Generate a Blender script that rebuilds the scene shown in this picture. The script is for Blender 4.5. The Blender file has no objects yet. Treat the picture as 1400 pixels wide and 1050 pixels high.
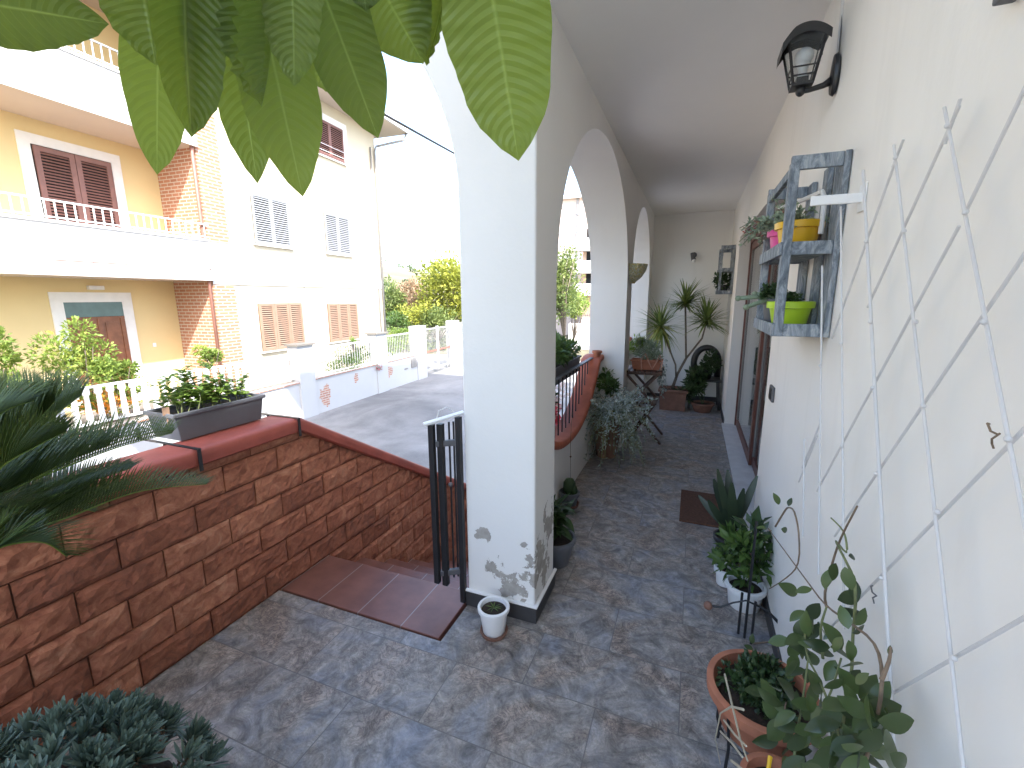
import bpy, bmesh, math, random
from mathutils import Vector, Matrix, noise, Euler
random.seed(7)
R=math.radians; PI=math.pi
scene=bpy.context.scene; COL=scene.collection
EYE=Vector((0,0,1.6)); F=612.0
# ------------------------------------------------------------ camera frame
def _frame():
    dy=Vector((250,120,-F)).normalized()
    dz=-Vector((22,-3125,-F)).normalized()
    dz=(dz-dz.dot(dy)*dy).normalized(); dx=dy.cross(dz)
    return Matrix((dx,dy,dz))
M3=_frame()
def ray(px,py): return M3@Vector((px-700,525-py,-F))
def onX(px,py,X): r=ray(px,py); return EYE+r*(X/r.x)
def onY(px,py,Y): r=ray(px,py); return EYE+r*(Y/r.y)
def onZ(px,py,Z): r=ray(px,py); return EYE+r*((Z-1.6)/r.z)
def far(px,py,d): return EYE+ray(px,py).normalized()*d
# ------------------------------------------------------------ object helpers
def tag(o,label=None,cat=None,group=None,kind=None):
    if label:o['label']=label
    if cat:o['category']=cat
    if group:o['group']=group
    if kind:o['kind']=kind
    return o
def empty(name,loc,label,cat,group=None):
    o=bpy.data.objects.new(name,None); COL.objects.link(o); o.location=loc; o.empty_display_size=.1
    return tag(o,label,cat,group)
def copy_tree(o,parent=None,suffix=None):
    c=o.copy(); COL.objects.link(c)
    if parent:
        mi=o.matrix_parent_inverse.copy(); c.parent=parent; c.matrix_parent_inverse=mi
    for ch in [x for x in bpy.data.objects if x.parent==o]: copy_tree(ch,c)
    return c
class MB:
    def __init__(s): s.v=[];s.f=[];s.m=[];s.t=[];s.uv=[];s.mi=0;s.tone=.5
    def face(s,idx,uv=None): s.f.append(idx);s.m.append(s.mi);s.t.append(s.tone);s.uv.append(uv)
    def quad(s,*p,uv=None):
        n=len(s.v); s.v+=[Vector(q) for q in p]; s.face(tuple(range(n,n+len(p))),uv)
    def box(s,x0,x1,y0,y1,z0,z1,mat=None):
        c=[Vector((x,y,z)) for z in (z0,z1) for y in (y0,y1) for x in (x0,x1)]
        if mat: c=[mat@q for q in c]
        n=len(s.v); s.v+=c
        for f in ((0,2,3,1),(4,5,7,6),(0,1,5,4),(2,6,7,3),(0,4,6,2),(1,3,7,5)): s.face(tuple(n+i for i in f))
        return s
    def obox(s,c,ax,ay,az,hx,hy,hz):
        m=Matrix((ax,ay,az)).transposed().to_4x4(); m.translation=c
        return s.box(-hx,hx,-hy,hy,-hz,hz,m)
    def bar(s,a,b,w,h=None,up=Vector((0,0,1))):
        a=Vector(a);b=Vector(b);d=(b-a);L=d.length;d=d/L
        if abs(d.dot(up))>.98: up=Vector((0,1,0))
        x=d.cross(up).normalized(); z=x.cross(d)
        return s.obox((a+b)/2,x,d,z,w/2,L/2,(h or w)/2)
    def tube(s,pts,r,n=8,cap=True):
        pts=[Vector(p) for p in pts]; N=len(pts); rings=[]; prev=None
        for i,p in enumerate(pts):
            d=(pts[min(i+1,N-1)]-pts[max(i-1,0)]).normalized()
            if prev is None:
                up=Vector((0,0,1)) if abs(d.z)<.9 else Vector((1,0,0)); x=d.cross(up).normalized()
            else: x=(prev-prev.dot(d)*d).normalized()
            prev=x; y=d.cross(x); rr=r[i] if isinstance(r,(list,tuple)) else r
            b=len(s.v)
            for k in range(n):
                a=2*PI*k/n; s.v.append(p+x*(rr*math.cos(a))+y*(rr*math.sin(a)))
            rings.append(b)
        for i in range(N-1):
            for k in range(n):
                a,b=rings[i],rings[i+1]; s.face((a+k,a+(k+1)%n,b+(k+1)%n,b+k))
        if cap:
            s.face(tuple(rings[0]+k for k in range(n))[::-1]); s.face(tuple(rings[-1]+k for k in range(n)))
        return s
    def lathe(s,c,prof,n=28,sx=1,sy=1,ang=None,close=False):
        c=Vector(c); rings=[]
        a0,a1=ang if ang else (0,2*PI); full=ang is None
        m=n if full else n+1
        for r,z in prof:
            b=len(s.v); rings.append(b)
            for k in range(m):
                a=a0+(a1-a0)*k/n; s.v.append(c+Vector((r*sx*math.cos(a),r*sy*math.sin(a),z)))
        for i in range(len(prof)-1):
            a,b=rings[i],rings[i+1]
            for k in range(n):
                k2=(k+1)%m if full else k+1
                s.face((a+k,a+k2,b+k2,b+k))
        return s
    def ball(s,c,r,n=8,sz=1):
        p=[(max(r*math.sin(PI*i/n),.0002),-r*sz*math.cos(PI*i/n)) for i in range(n+1)]
        return s.lathe(c,p,n*2)
    def leaf(s,base,d,nrm,L,W,seg=3,bend=.2,fold=.15,kind=0):
        base=Vector(base); d=d.normalized(); side=d.cross(nrm)
        if side.length<1e-4: side=d.cross(Vector((.3,.5,.8)))
        side.normalize(); nrm=side.cross(d).normalized()
        b=len(s.v)
        for i in range(seg+1):
            t=i/seg
            w={0:max(.02,math.sin(PI*min(1,t**.9)))**.78, 1:(math.sin(PI*t**.75*.97+.04))**.65, 2:(1-t)**.6*(.6+.4*min(1,t*4)), 3:(math.sin(PI*t**1.35*.95+.06))**.6}[kind]*W/2
            p=base+d*(L*t)-nrm*(bend*L*t*t)
            s.v+= [p-side*w+nrm*(fold*w), p, p+side*w+nrm*(fold*w)]
        for i in range(seg):
            a=b+3*i; t0,t1=i/seg,(i+1)/seg
            s.face((a,a+1,a+4,a+3),((0,t0),(.5,t0),(.5,t1),(0,t1)))
            s.face((a+1,a+2,a+5,a+4),((.5,t0),(1,t0),(1,t1),(.5,t1)))
        return s
    def build(s,name,mats,parent=None,smooth=False,bevel=0,weld=False):
        me=bpy.data.meshes.new(name); me.from_pydata([tuple(v) for v in s.v],[],s.f)
        if not isinstance(mats,(list,tuple)): mats=[mats]
        for m in mats: me.materials.append(m)
        me.polygons.foreach_set('material_index',s.m)
        at=me.attributes.new('tone','FLOAT','FACE'); at.data.foreach_set('value',s.t)
        if any(u for u in s.uv):
            ul=me.uv_layers.new(name='UVMap')
            for p,u in zip(me.polygons,s.uv):
                if u:
                    for k,li in enumerate(p.loop_indices): ul.data[li].uv=u[k]
        if weld:
            bm=bmesh.new(); bm.from_mesh(me); bmesh.ops.remove_doubles(bm,verts=bm.verts,dist=1e-5); bmesh.ops.recalc_face_normals(bm,faces=bm.faces); bm.to_mesh(me); bm.free()
        if smooth:
            if smooth is True: me.shade_smooth()
            else:
                me.shade_smooth(); 
                try: me.set_sharp_from_angle(angle=R(smooth))
                except Exception: pass
        o=bpy.data.objects.new(name,me); COL.objects.link(o)
        if parent is not None:
            o.parent=parent; o.matrix_parent_inverse=chain(parent).inverted()
        if bevel:
            md=o.modifiers.new('bevel','BEVEL'); md.width=bevel; md.segments=2; md.limit_method='ANGLE'; md.angle_limit=R(50)
        return o
def chain(o):
    m=Matrix.LocRotScale(o.location,o.rotation_euler,o.scale)
    return (chain(o.parent)@o.matrix_parent_inverse@m) if o.parent else m
def rnd(a,b): return random.uniform(a,b)
def rv(z=0): 
    while 1:
        v=Vector((rnd(-1,1),rnd(-1,1),rnd(-1,1)))
        if .1<v.length<1: return v.normalized()
# ------------------------------------------------------------ materials
def newmat(n):
    m=bpy.data.materials.new(n); m.use_nodes=True; nt=m.node_tree; nt.nodes.clear()
    out=nt.nodes.new('ShaderNodeOutputMaterial'); b=nt.nodes.new('ShaderNodeBsdfPrincipled')
    nt.links.new(b.outputs[0],out.inputs[0]); return m,nt,b,out
def N(nt,t,**k):
    n=nt.nodes.new(t)
    for a,v in k.items():
        if a in n.inputs: n.inputs[a].default_value=v
        else: setattr(n,a,v)
    return n
def L(nt,a,b): nt.links.new(a,b)
def rgba(c): return (c[0],c[1],c[2],1)
def ramp(nt,fac,stops):
    r=nt.nodes.new('ShaderNodeValToRGB'); el=r.color_ramp.elements
    while len(el)<len(stops): el.new(.5)
    for e,(p,c) in zip(el,stops): e.position=p; e.color=rgba(c) if hasattr(c,'__len__') else (c,c,c,1)
    L(nt,fac,r.inputs[0]); return r
def bump(nt,b,h,s,dist=.01,prev=None):
    n=N(nt,'ShaderNodeBump',Strength=s,Distance=dist); L(nt,h,n.inputs['Height']); L(nt,n.outputs[0],b.inputs['Normal'])
    if prev: L(nt,prev.outputs[0],n.inputs['Normal'])
    return n
def coord(nt,scale=(1,1,1),obj=True,loc=(0,0,0),rot=(0,0,0)):
    g=N(nt,'ShaderNodeNewGeometry'); mp=nt.nodes.new('ShaderNodeMapping'); mp.inputs['Scale'].default_value=scale; mp.inputs['Location'].default_value=loc; mp.inputs['Rotation'].default_value=rot
    L(nt,g.outputs['Position'],mp.inputs[0]); return mp.outputs[0]
def ns(nt,v,scale,detail=4,rough=.55,dist=0):
    n=N(nt,'ShaderNodeTexNoise',Scale=scale,Detail=detail,Roughness=rough,Distortion=dist); L(nt,v,n.inputs['Vector']); return n.outputs['Fac']
def mixc(nt,f,a,b,mode='MIX'):
    m=N(nt,'ShaderNodeMix',data_type='RGBA',blend_type=mode)
    if hasattr(f,'is_output'): L(nt,f,m.inputs[0])
    else: m.inputs[0].default_value=f
    for i,x in ((6,a),(7,b)):
        if hasattr(x,'is_output'): L(nt,x,m.inputs[i])
        else: m.inputs[i].default_value=rgba(x)
    return m.outputs[2]
def math_(nt,op,a,b=None,c=None,clamp=False):
    m=N(nt,'ShaderNodeMath',operation=op,use_clamp=clamp)
    for i,x in enumerate((a,b,c)):
        if x is None: continue
        if hasattr(x,'is_output'): L(nt,x,m.inputs[i])
        else: m.inputs[i].default_value=x
    return m.outputs[0]
def simple(name,c,rough=.5,metal=0,var=.12,vs=6,bs=.15,bsc=40,spec=.5,coat=0):
    m,nt,b,o=newmat(name); v=coord(nt)
    f=ns(nt,v,vs,5); r=ramp(nt,f,[(.3,[x*(1-var) for x in c]),(.7,[min(1,x*(1+var)) for x in c])]); L(nt,r.outputs[0],b.inputs['Base Color'])
    b.inputs['Roughness'].default_value=rough; b.inputs['Metallic'].default_value=metal; b.inputs['Specular IOR Level'].default_value=spec
    if coat: b.inputs['Coat Weight'].default_value=coat
    if bs: bump(nt,b,ns(nt,v,bsc,4),bs,.004)
    return m
def plaster(name,c,var=.05,bs=.35,dirt=.0,peel=None,scale=1):
    m,nt,b,o=newmat(name); v=coord(nt)
    f=ns(nt,v,1.3*scale,6,.6); col=ramp(nt,f,[(.3,[x*(1-var) for x in c]),(.7,c)]).outputs[0]
    if dirt:
        st=ns(nt,coord(nt,(3,3,.5)),2.2,5,.6); d=ramp(nt,st,[(.55,0),(.8,1)]).outputs[0]
        col=mixc(nt,math_(nt,'MULTIPLY',d,dirt),col,(.42,.40,.36))
    h=ns(nt,v,60,5,.6); h2=ns(nt,v,9,4)
    hh=math_(nt,'ADD',math_(nt,'MULTIPLY',h,.35),h2)
    if peel:
        tot=None; g=N(nt,'ShaderNodeNewGeometry')
        nz=N(nt,'ShaderNodeTexNoise',Scale=11,Detail=5,Roughness=.65); L(nt,g.outputs['Position'],nz.inputs['Vector'])
        for (p,rad) in peel:
            vm=N(nt,'ShaderNodeVectorMath',operation='DISTANCE'); L(nt,g.outputs['Position'],vm.inputs[0]); vm.inputs[1].default_value=p
            q=math_(nt,'SUBTRACT',rad,vm.outputs['Value']); q=math_(nt,'DIVIDE',q,rad)
            tot=q if tot is None else math_(nt,'MAXIMUM',tot,q)
        k=math_(nt,'ADD',tot,math_(nt,'MULTIPLY',math_(nt,'SUBTRACT',nz.outputs['Fac'],.55),5.5))
        mk=math_(nt,'MULTIPLY',k,12,clamp=True); pos=math_(nt,'GREATER_THAN',tot,-.15); mk=math_(nt,'MULTIPLY',mk,pos)
        raw=ramp(nt,ns(nt,v,25,5),[(.3,(.30,.28,.25)),(.7,(.45,.42,.38))]).outputs[0]
        col=mixc(nt,mk,col,raw); hh=math_(nt,'SUBTRACT',hh,math_(nt,'MULTIPLY',mk,.8))
    L(nt,col,b.inputs['Base Color']); b.inputs['Roughness'].default_value=.85; b.inputs['Specular IOR Level'].default_value=.25
    bump(nt,b,hh,bs,.004); return m
def leafmat(name,c1,c2,rough=.45,trans=.35,veins=0,back=None,tcol=None,hue=None,var3=None):
    m,nt,b,out=newmat(name)
    a=N(nt,'ShaderNodeAttribute',attribute_name='tone')
    v=coord(nt); f=math_(nt,'ADD',math_(nt,'MULTIPLY',a.outputs['Fac'],.75),math_(nt,'MULTIPLY',ns(nt,v,14,3),.3))
    stops=[(.15,c1),(.8,c2)] if not var3 else [(.1,c1),(.6,c2),(.95,var3)]
    col=ramp(nt,f,stops).outputs[0]
    if veins:
        uv=N(nt,'ShaderNodeUVMap',uv_map='UVMap'); sp=N(nt,'ShaderNodeSeparateXYZ'); L(nt,uv.outputs[0],sp.inputs[0])
        au=math_(nt,'ABSOLUTE',math_(nt,'SUBTRACT',sp.outputs[0],.5))
        ph=math_(nt,'ADD',math_(nt,'MULTIPLY',sp.outputs[1],veins),math_(nt,'MULTIPLY',math_(nt,'POWER',au,1.4),-veins*.32))
        ph=math_(nt,'ADD',ph,math_(nt,'MULTIPLY',ns(nt,v,9,2),.35))
        w=math_(nt,'ABSOLUTE',math_(nt,'SUBTRACT',math_(nt,'FRACT',ph),.5))
        vein=math_(nt,'SUBTRACT',1,math_(nt,'MULTIPLY',w,13),clamp=True)
        vein=math_(nt,'MULTIPLY',vein,math_(nt,'LESS_THAN',au,.46))
        rib=math_(nt,'SUBTRACT',1,math_(nt,'MULTIPLY',au,38),clamp=True)
        vv=math_(nt,'MAXIMUM',math_(nt,'MULTIPLY',vein,.14),math_(nt,'MULTIPLY',rib,.6))
        lc=[min(1,x*1.6+.06) for x in c2]
        col=mixc(nt,vv,col,lc)
        hgt=math_(nt,'SUBTRACT',math_(nt,'MULTIPLY',w,1.6),math_(nt,'MULTIPLY',rib,.6))
        bump(nt,b,hgt,.32,.005)
    if back:
        g=N(nt,'ShaderNodeNewGeometry'); col=mixc(nt,g.outputs['Backfacing'],col,back)
    L(nt,col,b.inputs['Base Color']); b.inputs['Roughness'].default_value=rough; b.inputs['Specular IOR Level'].default_value=.4
    if trans:
        t=N(nt,'ShaderNodeBsdfTranslucent'); mx=N(nt,'ShaderNodeMixShader'); mx.inputs[0].default_value=trans
        tc=mixc(nt,.6,col,tcol if tcol else [min(1,x*1.8) for x in c2]); L(nt,tc,t.inputs[0])
        L(nt,b.outputs[0],mx.inputs[1]); L(nt,t.outputs[0],mx.inputs[2]); L(nt,mx.outputs[0],out.inputs[0])
    return m
def brickmat(name,c1,c2,mortar,bw=.25,bh=.065,axis='YZ',ms=.012):
    m,nt,b,o=newmat(name); g=N(nt,'ShaderNodeNewGeometry'); sp=N(nt,'ShaderNodeSeparateXYZ'); L(nt,g.outputs['Position'],sp.inputs[0])
    cb=N(nt,'ShaderNodeCombineXYZ')
    L(nt,math_(nt,'ADD',sp.outputs[1],sp.outputs[0]),cb.inputs[0]); L(nt,sp.outputs[2],cb.inputs[1])
    t=N(nt,'ShaderNodeTexBrick',Scale=1,offset=.5); t.inputs['Brick Width'].default_value=bw; t.inputs['Row Height'].default_value=bh; t.inputs['Mortar Size'].default_value=ms
    t.inputs['Color1'].default_value=rgba(c1); t.inputs['Color2'].default_value=rgba(c2); t.inputs['Mortar'].default_value=rgba(mortar)
    L(nt,cb.outputs[0],t.inputs['Vector']); L(nt,t.outputs['Color'],b.inputs['Base Color']); b.inputs['Roughness'].default_value=.9
    bump(nt,b,t.outputs['Fac'],-.4,.01); return m
# specific materials
WALL=plaster('plaster_white',(.80,.785,.76),dirt=.10)
WALLR=plaster('plaster_inner',(.80,.78,.745),dirt=.16,bs=.25)
CEIL=plaster('plaster_ceiling',(.87,.85,.82),bs=.12)
PIER=plaster('plaster_pier',(.78,.765,.735),bs=.5,dirt=.06,peel=[((-.83,1.87,.24),.075),((-.76,1.87,.15),.075),((-.67,1.88,.34),.08),((-.64,1.95,.30),.13),((-.64,2.10,.42),.13),((-.64,2.02,.16),.10),((-.93,1.87,.42),.05)])
SKIRT=simple('dark_skirting_tile',(.045,.043,.045),.45,vs=20)
RED=simple('red_painted_concrete',(.36,.085,.06),.55,var=.2,vs=5,bs=.3,bsc=30)
ORANGE=simple('orange_terracotta_cap',(.42,.115,.06),.6,var=.18,vs=8,bs=.25)
IRON=simple('black_iron',(.025,.025,.028),.45,.3,bs=.1)
IRONG=simple('grey_iron',(.13,.13,.14),.5,.4)
PLBLK=simple('black_plastic',(.018,.018,.02),.38,bs=.05)
PLGREY=simple('dark_grey_plastic',(.11,.115,.13),.45,bs=.05)
PLWH=simple('white_plastic',(.78,.78,.78),.35,var=.04,bs=.03)
TRELW=simple('white_trellis_plastic',(.58,.57,.57),.45,var=.06,bs=.05)
TERRA=simple('terracotta',(.36,.135,.075),.75,var=.2,vs=12)
TERRAD=simple('brown_clay',(.20,.10,.07),.7,var=.2,vs=12)
SOIL=simple('potting_soil',(.03,.02,.014),.95,var=.5,vs=60,bs=1,bsc=120)
DWOOD=simple('dark_brown_wood',(.075,.032,.02),.5,var=.3,vs=18)
MAHOG=simple('door_brown_wood',(.13,.045,.03),.45,var=.25,vs=15)
MARBLE=simple('grey_marble',(.52,.52,.53),.35,var=.12,vs=10,bs=.03)
WTRIM=simple('white_trim',(.80,.79,.77),.6,var=.04,bs=.05)
TWIG=simple('twig_bark',(.17,.12,.08),.8,var=.3,vs=40)
GBARK=simple('green_stem',(.15,.17,.07),.7,var=.3,vs=30)
BARK=simple('bark_grey_brown',(.16,.13,.10),.9,var=.35,vs=20,bs=.6)
MAT=simple('brown_coir',(.085,.038,.022),.95,var=.3,vs=60,bs=.9,bsc=260)
YEL=simple('yellow_pot_plastic',(.72,.42,.02),.35,var=.05)
PINK=simple('pink_pot_plastic',(.75,.08,.32),.35,var=.05)
LIME=simple('lime_pot_plastic',(.42,.62,.03),.35,var=.05)
ROPE=simple('jute_cord',(.50,.27,.20),.85)
CREAM=plaster('facade_cream',(.62,.55,.42),dirt=.25,bs=.15)
WFAC=plaster('facade_white',(.60,.59,.58),bs=.15,dirt=.3)
YELW=plaster('facade_yellow',(.76,.60,.32),bs=.15)
SOFF=plaster('balcony_soffit',(.58,.50,.42),bs=.1)
BRICK=brickmat('facing_brick',(.42,.19,.11),(.34,.15,.09),(.50,.42,.34),.25,.085)
BRK2=brickmat('exposed_brick',(.40,.20,.14),(.32,.16,.12),(.45,.40,.36),.24,.07)
BEIGE=plaster('far_facade_beige',(.62,.52,.46),bs=.1)
PEACH=plaster('far_facade_peach',(.72,.50,.38),bs=.1)
SHUTW=simple('shutter_grey_white',(.27,.28,.29),.5,var=.04,bs=0)
SHUTB=simple('shutter_tan_wood',(.27,.175,.12),.5,var=.08,bs=0)
SHUTD=simple('shutter_dark_brown',(.22,.105,.085),.5,var=.1,bs=0)
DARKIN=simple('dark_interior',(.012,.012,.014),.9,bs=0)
ODOOR=simple('entrance_door_wood',(.22,.085,.04),.45,var=.25,vs=5)
TEAL=simple('teal_transom',(.10,.17,.17),.3)
WMET=simple('white_metal',(.66,.66,.66),.4,var=.03,bs=0)
LMET=simple('light_grey_metal',(.40,.40,.40),.5,bs=0)
PIPE=simple('downpipe_grey',(.24,.23,.22),.5,.2,bs=0)
PIPEB=simple('downpipe_brown',(.25,.12,.09),.5,bs=0)
TILE=simple('roof_tile_red',(.40,.17,.10),.8,var=.2,vs=4)
FLOWR=leafmat('red_petals',(.40,.03,.05),(.60,.10,.14),.5,.3)
def glassmat():
    m,nt,b,o=newmat('door_glass'); b.inputs['Base Color'].default_value=(.9,.95,.95,1); b.inputs['Roughness'].default_value=.02
    b.inputs['Transmission Weight'].default_value=1; b.inputs['IOR'].default_value=1.5; return m
GLASS=glassmat()
def lampglass():
    m,nt,b,o=newmat('lamp_glass'); b.inputs['Base Color'].default_value=(.75,.78,.78,1); b.inputs['Roughness'].default_value=.08
    b.inputs['Transmission Weight'].default_value=.95; b.inputs['IOR'].default_value=1.1; return m
LGLASS=lampglass()
def floormat():
    m,nt,b,o=newmat('patio_slate_tile'); v=coord(nt)
    sp=N(nt,'ShaderNodeSeparateXYZ'); L(nt,v,sp.inputs[0])
    cb=N(nt,'ShaderNodeCombineXYZ'); L(nt,math_(nt,'ADD',sp.outputs[0],.26),cb.inputs[0]); L(nt,math_(nt,'ADD',sp.outputs[1],.35),cb.inputs[1])
    t=N(nt,'ShaderNodeTexBrick',Scale=1,offset=.5,squash=1); t.inputs['Brick Width'].default_value=.62; t.inputs['Row Height'].default_value=.31; t.inputs['Mortar Size'].default_value=.0022; t.inputs['Mortar Smooth'].default_value=.1
    t.inputs['Color1'].default_value=(0,0,0,1); t.inputs['Color2'].default_value=(1,1,1,1); t.inputs['Mortar'].default_value=(.5,.5,.5,1); L(nt,cb.outputs[0],t.inputs['Vector'])
    # a different patch of slate on each tile
    off=N(nt,'ShaderNodeVectorMath',operation='MULTIPLY_ADD'); L(nt,t.outputs['Color'],off.inputs[0]); off.inputs[1].default_value=(3.1,2.3,1.7); L(nt,v,off.inputs[2]); w=off.outputs[0]
    big=ns(nt,w,2.6,5,.6,1.4); mid=ns(nt,w,7,7,.72,1.9); fine=ns(nt,w,34,7,.75,1.2); cr=ns(nt,w,11,9,.7,2.6)
    c1=ramp(nt,mid,[(.28,(.09,.082,.082)),(.42,(.20,.186,.178)),(.53,(.295,.274,.26)),(.68,(.44,.405,.38))]).outputs[0]
    c2=ramp(nt,big,[(.32,(.62,.74,.98)),(.5,(1,.98,.95)),(.66,(1.15,.93,.78))]).outputs[0]
    col=mixc(nt,.75,c1,c2,'MULTIPLY')
    crack=ramp(nt,cr,[(.455,0),(.487,.85),(.50,1),(.513,.85),(.545,0)]).outputs[0]
    crack=math_(nt,'MULTIPLY',crack,ramp(nt,big,[(.42,.1),(.62,1)]).outputs[0])
    col=mixc(nt,math_(nt,'MULTIPLY',crack,.62),col,(.03,.027,.035))
    fr=ramp(nt,fine,[(.32,.68),(.5,1),(.7,1.25)]).outputs[0]
    col=mixc(nt,.8,col,fr,'MULTIPLY')
    col=mixc(nt,math_(nt,'MULTIPLY',t.outputs['Fac'],.7),col,(.11,.105,.105))
    L(nt,col,b.inputs['Base Color']); L(nt,ramp(nt,mid,[(.3,.42),(.7,.62)]).outputs[0],b.inputs['Roughness'])
    b.inputs['Specular IOR Level'].default_value=.45
    h=math_(nt,'ADD',math_(nt,'MULTIPLY',mid,.8),math_(nt,'MULTIPLY',fine,.35)); h=math_(nt,'SUBTRACT',h,math_(nt,'MULTIPLY',crack,.35)); h=math_(nt,'SUBTRACT',h,math_(nt,'MULTIPLY',t.outputs['Fac'],.8))
    bump(nt,b,h,.45,.006); return m
FLOOR=floormat()
def steptile():
    m,nt,b,o=newmat('red_brown_step_tile'); v=coord(nt)
    sp=N(nt,'ShaderNodeSeparateXYZ'); L(nt,v,sp.inputs[0])
    cb=N(nt,'ShaderNodeCombineXYZ'); L(nt,math_(nt,'ADD',sp.outputs[0],2.05-.008),cb.inputs[0]); cb.inputs[1].default_value=.1
    t=N(nt,'ShaderNodeTexBrick',Scale=1,offset=0); t.inputs['Brick Width'].default_value=.265; t.inputs['Row Height'].default_value=1; t.inputs['Mortar Size'].default_value=.003
    L(nt,cb.outputs[0],t.inputs['Vector'])
    c=ramp(nt,ns(nt,v,5,5),[(.3,(.14,.058,.044)),(.7,(.24,.105,.078))]).outputs[0]
    c=mixc(nt,t.outputs['Fac'],c,(.27,.22,.20)); L(nt,c,b.inputs['Base Color']); b.inputs['Roughness'].default_value=.42
    bump(nt,b,ns(nt,v,50,3),.12,.003); return m
STEP=steptile()
def stonemat():
    m,nt,b,o=newmat('split_face_block'); v=coord(nt); a=N(nt,'ShaderNodeAttribute',attribute_name='tone')
    f=math_(nt,'ADD',math_(nt,'MULTIPLY',ns(nt,v,14,7,.7,1.2),.75),math_(nt,'ADD',math_(nt,'MULTIPLY',a.outputs['Fac'],.17),.05))
    c=ramp(nt,f,[(.30,(.16,.060,.038)),(.48,(.31,.110,.062)),(.6,(.42,.170,.098)),(.78,(.56,.31,.20))]).outputs[0]
    L(nt,c,b.inputs['Base Color']); b.inputs['Roughness'].default_value=.85
    bump(nt,b,ns(nt,v,55,7,.7),.6,.006); return m
STONE=stonemat()
MORTAR=simple('dark_mortar',(.13,.065,.045),.95)
def asphalt():
    m,nt,b,o=newmat('old_asphalt'); v=coord(nt)
    f=ns(nt,v,.35,6,.65,.6); c=ramp(nt,f,[(.35,(.15,.147,.145)),(.5,(.22,.214,.208)),(.68,(.29,.28,.27))]).outputs[0]
    f2=ns(nt,coord(nt,(1.6,.25,1)),1.2,5,.6); c=mixc(nt,.5,c,ramp(nt,f2,[(.35,.85),(.65,1.12)]).outputs[0],'MULTIPLY')
    g=ramp(nt,ns(nt,v,90,3,.8),[(.3,.7),(.7,1.3)]).outputs[0]; c=mixc(nt,.6,c,g,'MULTIPLY')
    L(nt,c,b.inputs['Base Color']); b.inputs['Roughness'].default_value=.85; bump(nt,b,ns(nt,v,120,4),.5,.006); return m
ASPH=asphalt()
def woodgrey():
    m,nt,b,o=newmat('weathered_grey_paint_wood'); v=coord(nt,(1,1,.35))
    f=ns(nt,v,26,7,.75,1.2); c=ramp(nt,f,[(.3,(.07,.085,.105)),(.46,(.15,.175,.205)),(.56,(.27,.30,.33)),(.7,(.46,.47,.47))]).outputs[0]
    L(nt,c,b.inputs['Base Color']); b.inputs['Roughness'].default_value=.75; bump(nt,b,f,.5,.004); return m
GWOOD=woodgrey()
def ceramic():
    m,nt,b,o=newmat('relief_ceramic'); v=coord(nt); f=ns(nt,v,34,3,.5,1.5)
    c=ramp(nt,f,[(.38,(.62,.60,.50)),(.47,(.30,.36,.20)),(.54,(.62,.45,.12)),(.62,(.70,.67,.55))]).outputs[0]
    L(nt,c,b.inputs['Base Color']); b.inputs['Roughness'].default_value=.35; bump(nt,b,f,.8,.02); return m
CERAM=ceramic()
def hillmat():
    m,nt,b,o=newmat('dry_hillside'); v=coord(nt); f=ns(nt,v,.02,8,.7,.5)
    c=ramp(nt,f,[(.35,(.07,.085,.045)),(.5,(.20,.18,.10)),(.62,(.33,.28,.18))]).outputs[0]; L(nt,c,b.inputs['Base Color']); b.inputs['Roughness'].default_value=1; return m
HILL=hillmat()
GRASS=simple('dry_grass_ground',(.12,.105,.06),.95,var=.4,vs=.6,bs=.5,bsc=8)
SLAB=simple('pale_concrete_paving',(.17,.155,.135),.85,var=.15,vs=1,bs=.2)
# foliage
L_FRANG=leafmat('frangipani_leaf',(.075,.125,.028),(.185,.26,.05),.36,.36,veins=21,tcol=(.36,.48,.05))
L_CYC=leafmat('cycad_leaflet',(.035,.065,.022),(.11,.16,.042),.33,.28)
L_SEN=leafmat('blue_grey_succulent',(.04,.07,.055),(.13,.185,.145),.5,.08)
L_DARK=leafmat('dark_green_leaf',(.02,.04,.015),(.05,.09,.03),.35,.15)
L_MID=leafmat('mid_green_leaf',(.04,.08,.02),(.10,.17,.04),.4,.25)
L_BRT=leafmat('bright_green_leaf',(.09,.16,.03),(.20,.30,.06),.45,.35)
L_HOYA=leafmat('hoya_leaf',(.022,.038,.014),(.075,.11,.035),.3,.12,back=(.10,.13,.06))
L_CLIV=leafmat('strap_leaf_dark',(.014,.026,.016),(.035,.052,.026),.4,.05)
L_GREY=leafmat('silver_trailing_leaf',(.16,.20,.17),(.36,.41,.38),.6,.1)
L_SUCG=leafmat('grey_green_succulent',(.13,.18,.12),(.30,.36,.25),.5,.1)
L_DRAC=leafmat('dracaena_leaf',(.06,.10,.025),(.19,.25,.07),.4,.25,var3=(.48,.46,.14))
L_YEL=leafmat('autumn_leaf',(.12,.15,.03),(.30,.32,.05),.55,.3,var3=(.52,.47,.08))
L_PNK=leafmat('russet_leaf',(.22,.17,.10),(.42,.28,.17),.6,.3)
L_TREE=leafmat('tree_leaf',(.06,.10,.03),(.16,.21,.06),.55,.3,var3=(.30,.32,.10))
L_BUSH=leafmat('sunlit_bush_leaf',(.08,.14,.03),(.22,.30,.06),.5,.3,var3=(.42,.42,.10))
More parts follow.
